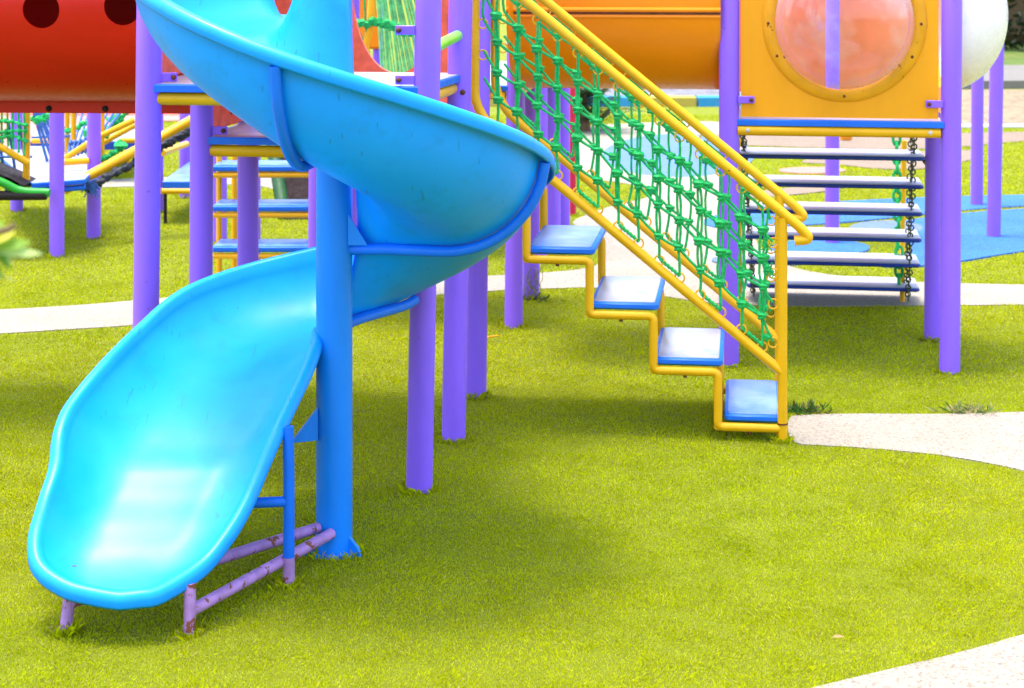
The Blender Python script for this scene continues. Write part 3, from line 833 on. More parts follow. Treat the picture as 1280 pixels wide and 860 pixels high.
# right-hand side panel with its own bubble bulging outwards
ua = (P20-P19).normalized(); na = -Vector((ua.y, -ua.x, 0))*1
qa, qb = P19+ua*.05, P20+ua*.02
Ls = (P20-P19).length-.05
qb = P19+ua*Ls
sidep = arch_panel(btw, qa, qb-ua*.03, zb+.01, 2.45, Ls/2-.03, cz+.02, .285, .335, 'panel', .02)
outn = Vector((ua.y, -ua.x, 0))
dome(sidep, qa+outn*.011, ua, -outn, Ls/2-.03, cz+.02, .30, .285, 'milky', 1.17)

# ------------------------------------------------------------------ chain step ladder behind it
lad = thing('chain_ladder', P20+V*.4, 'hanging ladder of six white-topped blue planks on chains below the amber panel', 'ladder')
LW = .90; l0 = P20-UB*(.045+LW)+V*.0
for k in range(6):
    z = .885-.1565*k; off = V*(.02+.175*k)
    c = l0+UB*(LW/2+.012*k)+off+V*.055+Z*(z-.012)
    b = MB(); b.box(c, (UB, Z.cross(UB), Z), (LW, .30, .020), .012)
    t_ = b.build('plank', 'navy', lad)
    p = MB(); p.box(c+Z*.0115, (UB, Z.cross(UB), Z), (LW-.008, .292, .006), .010); p.build('plank_top', 'chain_tread', t_)
def chain(parent, a, b, mat='chain', r=.0042, s=.024, name='chain'):
    a, b = Vector(a), Vector(b); L = (b-a).length; d = (b-a)/L; n = max(2, int(L/(s*1.35)))
    x = d.cross(Vector((.2,1,.1))).normalized(); y = d.cross(x); m = MB()
    for i in range(n):
        c = a+d*(L*(i+.5)/n)+x*random.uniform(-.004,.004); w = x if i % 2 else y
        pts = [c+d*(s*.95*math.cos(q))+w*(s*.52*math.sin(q)) for q in [2*math.pi*k/10 for k in range(10)]]
        m.tube(pts, r, 6, closed=True)
    return m.build(name, mat, parent)
for side in (.035, LW-.055):
    for vv in (-.07, .07):
        top = l0+UB*side+V*(-.05+vv)+Z*(zb-.06); bot = l0+UB*(side+.06)+V*(.02+.175*5.2+vv)+Z*.03
        chain(lad, top, bot, r=.0040, s=.023)
chain(lad, l0+UB*(LW-.01)+V*.03+Z*.88, P20-UB*.03+Z*.845, r=.0045)
gp1 = gd(1128,378)
for side in (0, -.86):
    q = gp1+UB*side
    pipe(lad, 'ground_post', [(q.x,q.y,-.02),(q.x,q.y,.40),(q.x+.01,q.y,.86)], .014, 'yellow')
    chain(lad, q+Vector((-.03,-.05,.10)), q+Vector((-.045,-.06,1.05)), 'green_rope', .009, .036, 'coated_chain')

# ------------------------------------------------------------------ middle tower (posts seen below the stairs)
P14, P15 = gd(642,409), gd(664,373)
P4 = Vector(((395.5-640)*8.86/F, 8.86, 0)); P4b = P15+(P4-P14)
mid = thing('middle_tower', (P14+P4b)/2, 'middle purple tower whose posts stand behind the stairway and blue column', 'play tower')
for p in (P14,P15,P4,P4b): post(mid, p.x, p.y, 2.6, .008)
deck(mid, [P14+Vector((.03,-.03,0)), P4+Vector((-.03,-.03,0)), P4b+Vector((-.03,.03,0)), P15+Vector((.03,.03,0))], 1.20)
for a, b in ((P14,P15),(P4,P14),(P15,P4b),(P4,P4b)): beam(mid, a, b, 1.15)

# blue steps in front of it
stp = thing('rear_steps', at(326,420,9.3)*Vector((1,1,0)) if False else Vector((-1.33,9.3,0)), 'three blue steps on yellow bars seen between the purple posts under the decks', 'steps')
for k, (yt, yb_, dd) in enumerate(((207,214,9.42),(256,264,9.34),(307,315,9.26))):
    pl, pr = at(265,yb_,dd), at(389,yb_,dd)
    c = (pl+pr)/2; wz = .030
    b = MB(); b.box(c+Vector((0,.11,.015)), AX, (pr.x-pl.x, .25, wz), .010); t_ = b.build('tread', 'edge_blue', stp)
    p = MB(); p.box(c+Vector((0,.11,.0315)), AX, (pr.x-pl.x-.02, .225, .005), .008); p.build('tread_pad', 'step_top', t_)
    pipe(stp, 'tread_bar', [(pl.x,dd+.0,c.z-.021),(pr.x,dd+.0,c.z-.021)], .0145, 'yellow')
    pipe(stp, 'tread_bar', [(pl.x,dd+.22,c.z-.021),(pr.x,dd+.22,c.z-.021)], .0145, 'yellow')
for x in (at(268.5,250,9.44).x, at(293,250,9.8).x, at(388,250,9.44).x):
    yy = 9.8 if abs(x-at(293,250,9.8).x) < .001 else 9.58
    pipe(stp, 'side_post', [(x,yy,-.02),(x,yy,.5),(x,yy,1.0)], .016, 'yellow')

# ------------------------------------------------------------------ rear deck on short posts (right behind the net)
rd = thing('rear_deck', gd(696,299), 'raised deck on short purple posts and one crimson post beyond the rope nets', 'play deck')
for px, dd, mm in ((675,10.6,'purple'),(692,11.45,'purple'),(704,11.9,'purple'),(716,12.6,'crimson')):
    q = gp(px, dd); post(rd, q.x, q.y, 1.08, .0, mat=mm, r=.045 if mm == 'purple' else .024)
q0, q1, q2, q3 = gp(668,10.5), gp(706,11.8), gp(560,13.0), gp(520,11.0)
deck(rd, [q0,q1,q2,q3], 1.115)

# post behind the steps, low step platform with two posts
o = thing('purple_post', gp(275,11.4), 'purple post standing on the turf behind the three blue steps', 'post')
post(o, gp(275,11.4).x, 11.4, 1.7)
ls = thing('low_platform', gp(215,12.9), 'low blue step platform between two far purple posts left of the blue steps', 'platform')
pA, pB = gp(196.5,12.75), gp(231.5,13.55)
post(ls, pA.x, pA.y, 2.0); post(ls, pB.x, pB.y, 2.0)
a0, a1, a2, a3 = gp(203,12.2), gp(244,12.2), gp(262,13.4), gp(236,13.4)
b = MB(); b.slab([(p.x,p.y) for p in (a0,a1,a2,a3)], .245, .295, 0, 1); b.build('deck', ['edge_blue','tread_top'], ls, False)
pipe(ls, 'beam', [a0+Z*.225, a1+Z*.225], .02, 'yellow'); pipe(ls, 'beam', [a0+Z*.225, a3+Z*.225], .02, 'yellow')
pipe(ls, 'leg', [a0+Vector((.02,0,0)), a0+Vector((.02,0,.22))], .012, 'dark')
pipe(ls, 'rail', [at(203,191,12.6), at(233,180,13.4)], .024, 'yellow')

# ------------------------------------------------------------------ climbing board
cl = thing('climbing_board', gp(390,12.4), 'leaning maroon climbing board in a green frame far behind the slide column', 'climbing board')
p0, p1 = at(356,275,12.4), at(440,275,12.4); t0, t1 = at(336,150,13.4), at(425,150,13.4)
b = MB(); nn = (p1-p0).cross(t0-p0).normalized()*.015
b.add([p0-nn,p1-nn,t1-nn,t0-nn,p0+nn,p1+nn,t1+nn,t0+nn], [(0,1,2,3),(7,6,5,4),(0,4,5,1),(1,5,6,2),(2,6,7,3),(3,7,4,0)]); b.build('board', 'maroon', cl, False)
pipe(cl, 'frame', [p0,t0], .05, 'dark_green'); pipe(cl, 'frame', [p1,t1], .05, 'dark_green'); pipe(cl, 'frame', [p0,p1], .03, 'dark')
for i in range(4):
    for j in range(4):
        c = p0.lerp(p1,.15+.22*i).lerp(t0.lerp(t1,.15+.22*i), .15+.2*j)-nn*1.5
        b = MB(); b.ball(c, .035, (1,.6,.8), 8, 6, 0, .2); b.build('hand_hold', 'rust', cl)

# ------------------------------------------------------------------ far left platform, arch bridge, rope bridge
P8, P9, P10 = gd(71,321), gd(117,298), gd(21,264)
lp = thing('rear_platform', (P8+P10)/2, 'low white-topped platform with three purple posts beneath the red tunnel', 'platform')
for p, ln in ((P8,0),(P9,.004),(P10,0)): post(lp, p.x, p.y, 2.3, ln)
zp = .455
c0 = at(20,233,10.85); deck(lp, [gp(40,10.8), gp(106,11.0), gp(122,11.7), gp(96,13.0), gp(6,13.0), gp(-2,12.4)], zp, .03)
for px, dd in ((33,10.9),(92,11.6),(127.5,12.0),(84,12.3)):
    q = gp(px, dd); pipe(lp, 'rail_post', [(q.x,q.y,.40 if px != 92 else .64),(q.x,q.y,1.0),(q.x,q.y,1.5)], .0225 if px == 33 else .017, 'yellow')
pipe(lp, 'beam', [gp(40,10.83)+Z*.40, gp(106,11.03)+Z*.40], .018, 'edge_blue')
pipe(lp, 'cross_rail', [at(40,176,12.6), at(64,176,12.6)], .02, 'yellow'); pipe(lp, 'cross_rail', [at(78,203,11.4), at(110,201,11.5)], .022, 'yellow')
ab = thing('arch_bridge', gp(20,10.7), 'arched bridge with green side pipe, dark treads and net, cut by the left edge', 'bridge')
pts = bez([at(-160,165,10.75), at(-80,195,10.7), at(0,227,10.7), at(26,238.5,10.7), at(62,241,10.7)], 8)
pipe(ab, 'side_pipe', pts, .026, 'green_pipe'); 
pipe(ab, 'side_pipe', [p+Vector((0,.34,0)) for p in pts], .026, 'green_pipe')
for k in range(3, len(pts)-3, 2):
    b = MB(); p = pts[k]; t = (pts[k+1]-pts[k-1]).normalized()
    
    if p.x > at(22,0,10.7).x: break
    b.box(p+Vector((0,.17,.03)), (t, Vector((0,1,0)), t.cross(Vector((0,1,0)))*-1), (.11,.30,.03), .008); b.build('tread', 'dark', ab)
bb = MB(); bb.tube([at(-160,246,10.75), at(-60,245,10.7), at(58,244,10.7)], .03, 10); bb.build('ground_bar', 'dark', ab)
pipe(ab, 'handrail', [at(-160,120,10.8), at(0,183,10.8), at(35,204,10.85)], .021, 'yellow')
nt_ = MB(); rnd = random.Random(2)
for i in range(16):
    px = -70+i*6.6; nt_.tube(bez([at(px,128,10.8), at(px+rnd.uniform(-1,2),160,10.82), at(px+1,178+max(0,px)*.58,10.8)], 3), .0075, 6)
for r0 in (150, 160, 166):
    q = bez([at(-70+i*17, r0+rnd.uniform(-4,4)+ (i*1.2), 10.8) for i in range(7)], 4)
    nt_.tube(q, .009, 6)
    for p in q[::2]: nt_.ball(p, .016, (1,1,1), 6, 5, 0, .3)
nt_.build('rope_net', 'green_rope', ab)
nb = MB()
for i in range(7):
    nb.tube([at(-60+i*14,150,11.0), at(-48+i*14,240-abs(i-3)*2,11.3)], .010, 6)
nb.tube([at(-62,196,11.12), at(40,196,11.12)], .010, 6); nb.build('rope_net', 'blue_rope', ab)

rb = thing('rope_bridge', gp(120,11.9), 'sloping rope bridge with yellow rails climbing right behind the front tower', 'bridge')
pipe(rb, 'rail', [at(80,199,11.9), at(122,172,11.9), at(168,150,11.95)], .021, 'yellow')
pipe(rb, 'rail', [at(113,187,12.6), at(168,157,12.7)], .021, 'yellow')
pipe(rb, 'rail', [at(80,237,11.2), at(170,188,11.5), at(204,170,11.7), at(245,147,11.8)], .033, 'yellow')
pipe(rb, 'rail', [at(150,176,12.5), at(176,175,12.5)], .02, 'yellow')
dr = MB(); q = bez([at(112,236,11.25), at(140,218,11.3), at(170,203,11.5), at(205,182,11.6), at(240,163,11.7)], 10)
for k in range(3): dr.tube([p+Vector((.016*math.cos(i*.8+k*2.1), .016*math.sin(i*.8+k*2.1), .016*math.sin(i*.9+k*2.1))) for i, p in enumerate(q)], .014, 6)
for p in q[::4]: dr.ball(p, .035, (1,1,.8), 8, 6, 0, .25)
dr.build('rope', 'dark_rope', rb)
bl = MB()
for i in range(9): bl.tube([at(42+i*2.5+i*i*.1,140,11.9+.1*i), at(60+i*5.2,205-(i % 3)*4,12.0+.1*i)], .010, 6)
bl.tube([at(40,172,12.0), at(88,170,12.3)], .009, 6); bl.build('rope_net', 'blue_rope', rb); bl = MB()
for i in range(8): bl.tube([at(84+i*4.5,198-i*1.5,11.9), at(96+i*8,138,12.3)], .010, 6)
bl.tube([at(86,180,12.0), at(140,165,12.15)], .009, 6); bl.build('rope_net', 'blue_rope', rb); bl = MB()
for _ in range(40):
    c = at(113+random.uniform(-2,3),232+random.uniform(-2,2),11.2); e = c+Vector((random.uniform(-.07,.06),0,random.uniform(-.09,.05)))
    bl.tube([c,c.lerp(e,.5)+Z*.01,e], .004, 4)
bl.build('frayed_rope', 'blue_rope', rb)
for (x0,y0,x1,y1,dd) in ((40,150,62,145,11.9),(84,164,108,152,12.0),(131,170,150,140,12.5),(135,148,158,142,12.6),(131,160,152,150,12.6),(128,199,152,183,11.9)):
    gn = MB(); q = bez([at(x0,y0,dd), at((x0+x1)/2,(y0+y1)/2+2,dd), at(x1,y1,dd)], 6); gn.tube(q, .009, 6)
    for p in q: gn.ball(p+Vector((random.uniform(-.012,.012),0,random.uniform(-.012,.012))), .017, (1,1,1), 6, 5, 0, .35)
    gn.build('knotted_rope', 'green_rope', rb)
for (x,y) in ((113,166),(151,182)):
    gn = MB(); gn.ball(at(x,y,11.8), .045, (1,1,.8), 8, 6, 0, .3); gn.build('rope_knot', 'green_rope', rb)
wd = thing('far_step_deck', gp(110,15.0), 'white-topped deck with navy edge far behind the rope bridge', 'platform')
deck(wd, [gp(38,14.5), gp(170,14.5), gp(168,16.0), gp(50,16.0)], H-(181+45)*14.5/F+.03, .07, edge='navy')
for px in (46,160): 
    q = gp(px,15.2); pipe(wd, 'leg', [q, q+Z*.25], .02, 'yellow')

# ------------------------------------------------------------------ rope net and post seen through the arch
ns2 = thing('net_screen', gp(495,9.4), 'pale green rope net hanging between yellow pipes beyond the round coral opening', 'net')
m = MB(); rnd = random.Random(5)
for i in range(34):
    f_ = i/33
    a, b = at(466+38*f_,-70,9.5), at(478+88*f_,112,9.3+.3*f_)
    m.tube(bez([a, a.lerp(b,.5)+Vector((rnd.uniform(-.01,.01),0,0)), b], 3), .0048, 5)
m.build('rope_net', 'green_rope_pale', ns2)
m = MB()
q = bez([at(446,32,9.2), at(470,27,9.2), at(490,32,9.2), at(505,41,9.25), at(522,36,9.3)], 8)
m.tube(q, .013, 6)
for p in q: m.ball(p+Vector((rnd.uniform(-.01,.01),0,rnd.uniform(-.01,.01))), .020, (1,1,1), 6, 5, 0, .35)
m.tube([at(447,36,9.2), at(462,66,9.2)], .006, 6); m.tube([at(452,-60,9.2), at(458,40,9.2)], .006, 6)
m.build('border_rope', 'green_rope', ns2)
pipe(ns2, 'pipe', [at(468,-60,9.25), at(463,30,9.22), at(457,56,9.2), at(455,140,9.2)], .021, 'yellow')
pipe(ns2, 'pipe', [at(540,-60,9.9), at(556,120,9.9)], .018, 'purple')
pipe(ns2, 'pipe', [at(455,140,9.2), at(560,140,9.4)], .02, 'yellow')
o = thing('activity_board', gp(410,10.3), 'orange panel seen over the top bend of the spiral slide', 'panel')
b = MB(); b.box(at(395,-5,10.3), AX, (.75,.03,.62), .02); b.build('board', 'orange', o)
for x in (-.36,.36): pipe(o, 'post', [(at(395,0,10.3).x+x,10.34,0),(at(395,0,10.3).x+x,10.34,2.0)], .03, 'purple')
k = MB(); k.ball(at(349,11,10.27), .018, (1,.5,1)); k.build('bolt', 'rust', o)

# ------------------------------------------------------------------ far right posts
P23 = gd(1040,305)
fp = thing('panel_post', P23, 'purple post on a blue rubber disc carrying a coral board behind the bubble window', 'post')
post(fp, P23.x, P23.y, 2.8, .003)
b = MB(); b.box((P23.x+.10, P23.y+.35, 1.78), AX, (1.35,.03,1.65), .03); b.build('board', 'salmon', fp)
pipe(fp, 'board_arm', [(P23.x,P23.y,2.45),(P23.x,P23.y+.35,2.45)], .02, 'purple')
b = MB(); b.box(at(1057,171,13.0), AX, (.085,.10,.05), .015); b.build('foot_rest', 'orange', fp)
P21, P22 = gd(1242,297), gd(1221,257)
ff = thing('post_pair', (P21+P22)/2, 'pair of purple posts on the blue rubber surface at the right edge', 'posts')
post(ff, P21.x, P21.y, 2.7, .018); post(ff, P22.x, P22.y, 2.7, .006)
b = MB(); b.box(Vector((P21.x+.005, P21.y-.052, 1.85)), AX, (.055,.02,.63), .008); b.build('strap', 'coral', ff)
beam(ff, P21, P22, 2.3, mat='purple')

# ------------------------------------------------------------------ plants
def leaf_mesh(name, items, parent=None, mat='leaves', shape='leaf'):
    """items: (centre, direction, normal, length, width, colour)"""
    vs = []; fs = []; cols = []
    for (c, d, n_, L, w, colr) in items:
        d = d.normalized(); s = d.cross(n_)
        if s.length < 1e-4: s = d.cross(Vector((1,.3,.2)))
        s.normalize(); n2 = s.cross(d); o = len(vs)
        vs += [c, c+d*L*.3+s*w*.42+n2*w*.12, c+d*L*.62+s*w*.46+n2*w*.08, c+d*L-n2*w*.15, c+d*L*.62-s*w*.46+n2*w*.08, c+d*L*.3-s*w*.42+n2*w*.12]
        fs += [(o,o+1,o+2,o+3),(o,o+3,o+4,o+5)]; cols += [colr]*6
    me = bpy.data.meshes.new(name); off = Vector(parent['_base']) if parent is not None else Vector((0,0,0))
    me.from_pydata([tuple(v-off) for v in vs], [], fs); me.materials.append(M[mat])
    at_ = me.color_attributes.new('tint', 'FLOAT_COLOR', 'POINT')
    at_.data.foreach_set('color', [x for c in cols for x in (*c, 1.0)])
    me.polygons.foreach_set('use_smooth', [True]*len(fs))
    o = bpy.data.objects.new(name, me); COL.objects.link(o)
    if parent is not None: o.parent = parent; o['_base'] = parent['_base']
    return o
def rv(): 
    v = Vector((random.gauss(0,1),random.gauss(0,1),random.gauss(0,1))); return v.normalized()
# cycad-like dark bush behind the net
cb_ = gd(728,164); bush = thing('dark_bush', cb_, 'dark spiky-leaved bush on the far lawn behind the rope net', 'bush')
items = []
for _ in range(70):
    base = cb_+Vector((random.uniform(-.22,.22),random.uniform(-.2,.2),random.uniform(.02,.35)))
    dr_ = Vector((random.gauss(0,.7),random.gauss(0,.7),random.uniform(.25,1.1))).normalized(); L = random.uniform(.35,.75)
    for k in range(14):
        t = (k+1)/14; p = base+dr_*L*t-Z*(.22*t*t)
        for s_ in (-1,1):
            sd = dr_.cross(Z).normalized()*s_+dr_*.6-Z*.1
            g_ = random.uniform(.5,1.2); items.append((p, sd, Z, .16*(1-.5*t), .022, (.035*g_,.075*g_,.018*g_)))
leaf_mesh('foliage', items, bush)
pipe(bush, 'stem', [cb_, cb_+Z*.35], [.08,.05], 'bark') if False else MB().tube([cb_-Z*.02, cb_+Z*.2, cb_+Z*.4], [.09,.08,.05], 10).build('stem', 'bark', bush)
# hedge at the far right
hd = thing('hedge', (14.5,36,0), 'dark clipped hedge on the grass bank in the top right corner', 'hedge')
items = []
for _ in range(16000):
    x = random.uniform(8,30); y = random.uniform(34.6,36.6); zz = random.uniform(.12,4.2)
    if random.random() < .6: y = 34.6+abs(random.gauss(0,.25))
    y += .25*math.sin(x*2.3)+.2*math.sin(zz*3.1+x)
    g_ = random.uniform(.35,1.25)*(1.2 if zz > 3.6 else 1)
    items.append((Vector((x,y,zz)), rv(), rv(), random.uniform(.10,.22), random.uniform(.06,.11), (.022*g_,.042*g_,.010*g_)))
leaf_mesh('foliage', items, hd)
b = MB(); b.box((19,36.4,2.0), AX, (22,1.6,3.6), .3); b.build('twig_core', 'bark', hd)
# sapling at the left whose tip reaches into the frame
sb = Vector((-.60,1.72,0)); sap = thing('leafy_sapling', sb, 'slender leafy sapling close to the camera, its tip at the left edge', 'sapling')
st_ = bez([sb-Z*.02, sb+Vector((.01,0,.6)), sb+Vector((.03,-.01,1.2)), sb+Vector((.075,-.01,1.50)), sb+Vector((.115,0,1.545))], 6)
MB().tube(st_, [.009-.006*i/(len(st_)-1) for i in range(len(st_))], 8).build('stem', 'bark', sap)
def sapleaf(px, py, qx, qy, w, colr, d=1.72, d2=None):
    a, b_ = at(px,py,d), at(qx,qy,d2 or d+.02); return (a, b_-a, Vector((.2,-.6,.8)), (b_-a).length, w, colr)
G1, G2, Y1, LG = (.20,.36,.02), (.12,.27,.015), (.62,.58,.015), (.50,.62,.20)
items = [sapleaf(-4,305,20,281,.012,Y1), sapleaf(-8,312,40,300,.016,G1), sapleaf(-5,316,55,316,.014,LG), sapleaf(-12,300,16,340,.014,G2),
         sapleaf(-10,310,18,325,.010,G1), sapleaf(8,325,18,329,.006,(.6,.6,.4)), sapleaf(8,348,20,352,.006,(.62,.6,.42)), sapleaf(-14,330,8,350,.016,G2), sapleaf(-20,290,5,275,.014,G1)]
tw = MB()
for k in range(26):      # side twigs with opposite leaves, all growing away from the playground
    q = st_[int(3+k/26*(len(st_)-9))]; dv = Vector((-random.uniform(.3,1), random.uniform(-.9,.7), random.uniform(.2,.9))).normalized(); L = random.uniform(.06,.14)
    e = q+dv*L; tw.tube([q, q.lerp(e,.5)+Z*.006, e], [.0022,.0016,.001], 5)
    for j in range(5):
        p = q.lerp(e, .3+.17*j); g_ = random.uniform(.6,1.3)
        lv = (dv+rv()*.8); items.append((p, lv if lv.length > .1 else dv, rv(), random.uniform(.03,.055), random.uniform(.012,.02), (.13*g_,.27*g_,.015*g_)))
tw.build('twigs', 'bark', sap)
leaf_mesh('leaves', items, sap)
# weeds at the edge of the pebble path
def weed(pxs, n, hgt, cols, label):
    c = gd(*pxs); root = thing('weed_tuft', c, label, 'weeds'); it = []
    for _ in range(n):
        p = c+Vector((random.gauss(0,.05),random.gauss(0,.025),.004)); g_ = random.uniform(.7,1.2); q = random.choice(cols)
        it.append((p, Vector((random.gauss(0,.9),random.gauss(0,.6),random.uniform(.2,1))), rv(), random.uniform(.4,1)*hgt, .006, tuple(x*g_ for x in q)))
    leaf_mesh('leaves', it, root); return root
weed((1003,516), 170, .06, [(.04,.14,.012),(.05,.16,.02),(.13,.10,.03)], 'small dark green weed at the foot of the yellow stair post')
weed((1207,516), 150, .06, [(.30,.32,.10),(.12,.2,.03),(.4,.33,.14)], 'small dry pale weed on the edge of the right pebble path')
# dried creeper on the post under the stairs
dc = P15; cr = thing('dry_creeper', dc, 'dry twiggy creeper clinging to the purple post under the top tread', 'creeper')
m = MB(); rnd = random.Random(11)
for k in range(16):
    p = Vector((P15.x+rnd.uniform(-.04,.04), P15.y-.05, rnd.uniform(.0,.03))); pts = [p]
    for _ in range(6):
        p = p+Vector((rnd.uniform(-.022,.024), rnd.uniform(-.006,.004), rnd.uniform(.008,.04))); p.x = min(max(p.x, P15.x-.05), P15.x+.06); pts.append(p)
    m.tube(pts, .0016, 4)
m.build('twigs', 'dry_weed', cr)
it = [(Vector((P15.x+rnd.gauss(0,.07), P15.y-.05+rnd.gauss(0,.04), .005)), rv(), rv(), .05, .012, (.10,.13,.02)) for _ in range(60)]
leaf_mesh('leaves', it, cr)
# litter
def tiny_leaf(px, py, L, w, colr, label, cat='leaf', name='dry_leaf'):
    c = gd(px, py)+Z*.024; o = leaf_mesh(name, [(c, Vector((1,.2,.05)), Vector((0,-.3,1)), L, w, colr)]); tag(o, label, cat); return o
tiny_leaf(1040,808,.035,.014,(.45,.30,.12), 'dry tan leaf lying on the turf near the bottom right path')
m = MB(); c0, c1 = gd(604,429)+Z*.022, gd(623,426)+Z*.024; m.tube([c0,c0.lerp(c1,.5)+Z*.003,c1], .004, 6)
tag(m.build('orange_stick', M['ringmat']), 'thin orange stick lying on the turf beside the purple tower posts', 'stick')

# ------------------------------------------------------------------ turf blades (uncountable)
def in_poly(x, y, poly):
    inside = np.zeros(x.shape, bool); n = len(poly); j = n-1
    for i in range(n):
        xi, yi = poly[i]; xj, yj = poly[j]
        c = ((yi > y) != (yj > y)) & (x < (xj-xi)*(y-yi)/((yj-yi) or 1e-12)+xi)
        inside ^= c; j = i
    return inside
def vnoise(x, y, s, seed):
    r_ = np.random.default_rng(seed); G = r_.random((64,64))
    u, v = x*s+100, y*s+100; i, j = np.floor(u).astype(int), np.floor(v).astype(int); fu, fv = u-i, v-j
    fu, fv = fu*fu*(3-2*fu), fv*fv*(3-2*fv)
    g_ = lambda a, b: G[a % 64, b % 64]
    return (g_(i,j)*(1-fu)+g_(i+1,j)*fu)*(1-fv)+(g_(i,j+1)*(1-fu)+g_(i+1,j+1)*fu)*fv
def turf(name='turf_grass'):
    X, Y, W_, L_ = [], [], [], []
    for (y0, y1, dens, w, h) in ((3.9,5.6,54000,.0019,.0082),(5.6,7.5,33000,.0025,.0092),(7.5,10,15000,.0036,.011),(10,14,6000,.0055,.013),(14,21,2600,.009,.015)):
        x1 = 640/F*y1+1.1; n = int(dens*(y1-y0)*2*x1)
        x = rng.uniform(-x1, x1, n); y = rng.uniform(y0, y1, n)
        # tufted rows
        x = x+.004*np.sin(y*400); keep = np.abs(x) < 640/F*y+1.1
        X.append(x[keep]); Y.append(y[keep]); W_.append(np.full(keep.sum(), w)); L_.append(np.full(keep.sum(), h))
    x, y, w, h = (np.concatenate(q) for q in (X, Y, W_, L_))
    # longer pile pushed up round every foot
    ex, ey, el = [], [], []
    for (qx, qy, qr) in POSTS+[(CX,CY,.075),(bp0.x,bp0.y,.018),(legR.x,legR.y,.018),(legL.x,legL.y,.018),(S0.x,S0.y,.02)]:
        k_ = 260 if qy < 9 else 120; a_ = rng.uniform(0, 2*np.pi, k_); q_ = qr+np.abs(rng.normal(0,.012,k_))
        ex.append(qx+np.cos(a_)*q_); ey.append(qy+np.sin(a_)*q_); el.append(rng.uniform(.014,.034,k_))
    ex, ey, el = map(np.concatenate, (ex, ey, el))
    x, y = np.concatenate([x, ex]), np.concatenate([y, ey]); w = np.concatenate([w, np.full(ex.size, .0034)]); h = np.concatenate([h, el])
    ok = np.ones(x.shape, bool)
    rag = (vnoise(x,y,11,8)-.5)*.05
    jx, jy = x+rng.normal(0,.008,x.size)+rag, y+rng.normal(0,.008,x.size)+rag
    for poly in PATCH:
        px_ = [p[0] for p in poly]; py_ = [p[1] for p in poly]
        if min(py_) > 21.2: continue
        ok &= ~in_poly(jx, jy, poly)
    x, y, w, h = x[ok], y[ok], w[ok], h[ok]; n = x.size
    clump = vnoise(x,y,14,1); big = vnoise(x,y,1.3,2); mid_ = vnoise(x,y,5,3)
    th = rng.uniform(0, 2*np.pi, n); lean = np.abs(rng.normal(.75,.35,n))
    ldx = np.cos(th)*.8+(vnoise(x,y,9,4)-.5)*.9; ldy = np.sin(th)*.8+(vnoise(x,y,9,5)-.5)*.9
    hh = h*(.55+.6*clump)*rng.uniform(.7,1.2,n)
    wd_ = rng.uniform(0, np.pi, n); wx, wy = np.cos(wd_)*w*.5, np.sin(wd_)*w*.5
    v = np.empty((n,4,3), np.float32)
    v[:,0] = np.stack([x-wx, y-wy, np.zeros(n)], 1); v[:,1] = np.stack([x+wx, y+wy, np.zeros(n)], 1)
    mx, my = x+ldx*lean*hh*.35, y+ldy*lean*hh*.35
    v[:,2] = np.stack([mx+wx*.8, my+wy*.8, hh*.65], 1)
    v[:,3] = np.stack([x+ldx*lean*hh, y+ldy*lean*hh, hh*.95], 1)
    idx = np.arange(n, dtype=np.int32)*4
    loops = np.stack([idx, idx+1, idx+2, idx+3], 1).ravel()
    me = bpy.data.meshes.new(name); me.vertices.add(n*4); me.vertices.foreach_set('co', v.ravel())
    me.loops.add(n*4); me.loops.foreach_set('vertex_index', loops.astype(np.int32))
    me.polygons.add(n); me.polygons.foreach_set('loop_start', (np.arange(n)*4).astype(np.int32)); 
    me.update(calc_edges=True); me.validate()
    base = np.stack([.375+.085*big+.07*(mid_-.5), .445+.035*big+.07*(mid_-.5), np.full(n,.002)], 1)
    k = rng.uniform(.78,1.22,n)[:,None]; c = base*k
    yl = rng.random(n) < .14; c[yl] = np.array([.52,.47,.09])*rng.uniform(.7,1.1,yl.sum())[:,None]
    dk = rng.random(n) < .07; c[dk] *= .65
    c4 = np.concatenate([c, np.ones((n,1))], 1).astype(np.float32)
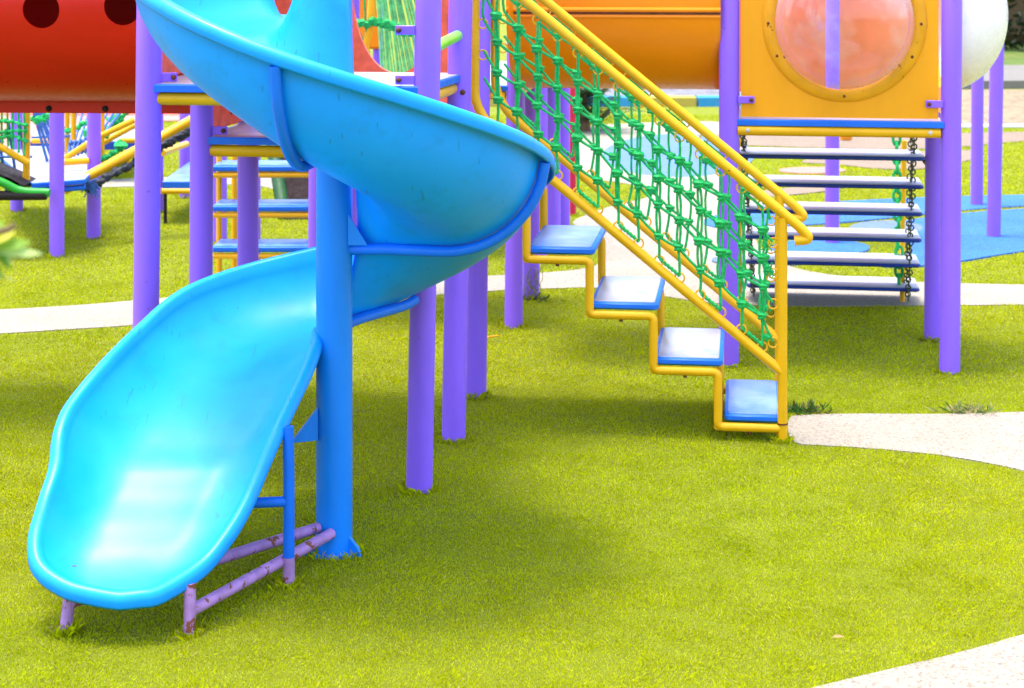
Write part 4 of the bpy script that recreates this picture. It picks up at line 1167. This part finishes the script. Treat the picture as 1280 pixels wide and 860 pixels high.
    ca = me.color_attributes.new('tint', 'FLOAT_COLOR', 'POINT'); ca.data.foreach_set('color', np.repeat(c4, 4, 0).ravel())
    me.materials.append(M['blades'])
    o = bpy.data.objects.new(name, me); COL.objects.link(o); o['kind'] = 'stuff'; o['label'] = 'short yellow-green artificial turf pile between the pale paths'; o['category'] = 'turf'
    print('blades', n); return o
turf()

# ------------------------------------------------------------------ light, sky, camera
SUN_EL, SUN_AZ = 80, -80       # azimuth measured from +Y (away from camera) clockwise: the sun stands to the left
sd = Vector((math.sin(R(SUN_AZ))*math.cos(R(SUN_EL)), math.cos(R(SUN_AZ))*math.cos(R(SUN_EL)), math.sin(R(SUN_EL))))
sun = bpy.data.lights.new('sun', 'SUN'); sun.energy = .9; sun.angle = R(13); sun.color = (1,.96,.90)
so_ = bpy.data.objects.new('sun', sun); COL.objects.link(so_); so_.rotation_euler = sd.to_track_quat('Z','Y').to_euler(); so_.location = (0,0,12)
w = bpy.data.worlds.new('World'); scene.world = w; w.use_nodes = True
nt = w.node_tree; bg = nt.nodes['Background']
sky = nt.nodes.new('ShaderNodeTexSky'); sky.sky_type = 'NISHITA'; sky.sun_disc = False
sky.sun_elevation = R(SUN_EL); sky.sun_rotation = R(SUN_AZ); sky.dust_density = 3; sky.air_density = 1.0; sky.ozone_density = 1.0
nt.links.new(sky.outputs[0], bg.inputs[0]); bg.inputs[1].default_value = .15
cam = bpy.data.cameras.new('camera'); co = bpy.data.objects.new('camera', cam); COL.objects.link(co)
co.location = (0,0,H); co.rotation_euler = (R(90),0,0)
cam.sensor_width = 36; cam.lens = F/1280*36; cam.shift_y = -(430-HZ)/1280
cam.clip_start = .05; cam.clip_end = 2000
cam.dof.use_dof = True; cam.dof.focus_distance = 5.6; cam.dof.aperture_fstop = 6.5
scene.camera = co
vs = scene.view_settings; vs.view_transform = 'Standard'; vs.look = 'None'; vs.gamma = 1; vs.exposure = 2.22
scene.render.resolution_x = 1024; scene.render.resolution_y = 688
for o in bpy.data.objects:
    if '_base' in o: del o['_base']
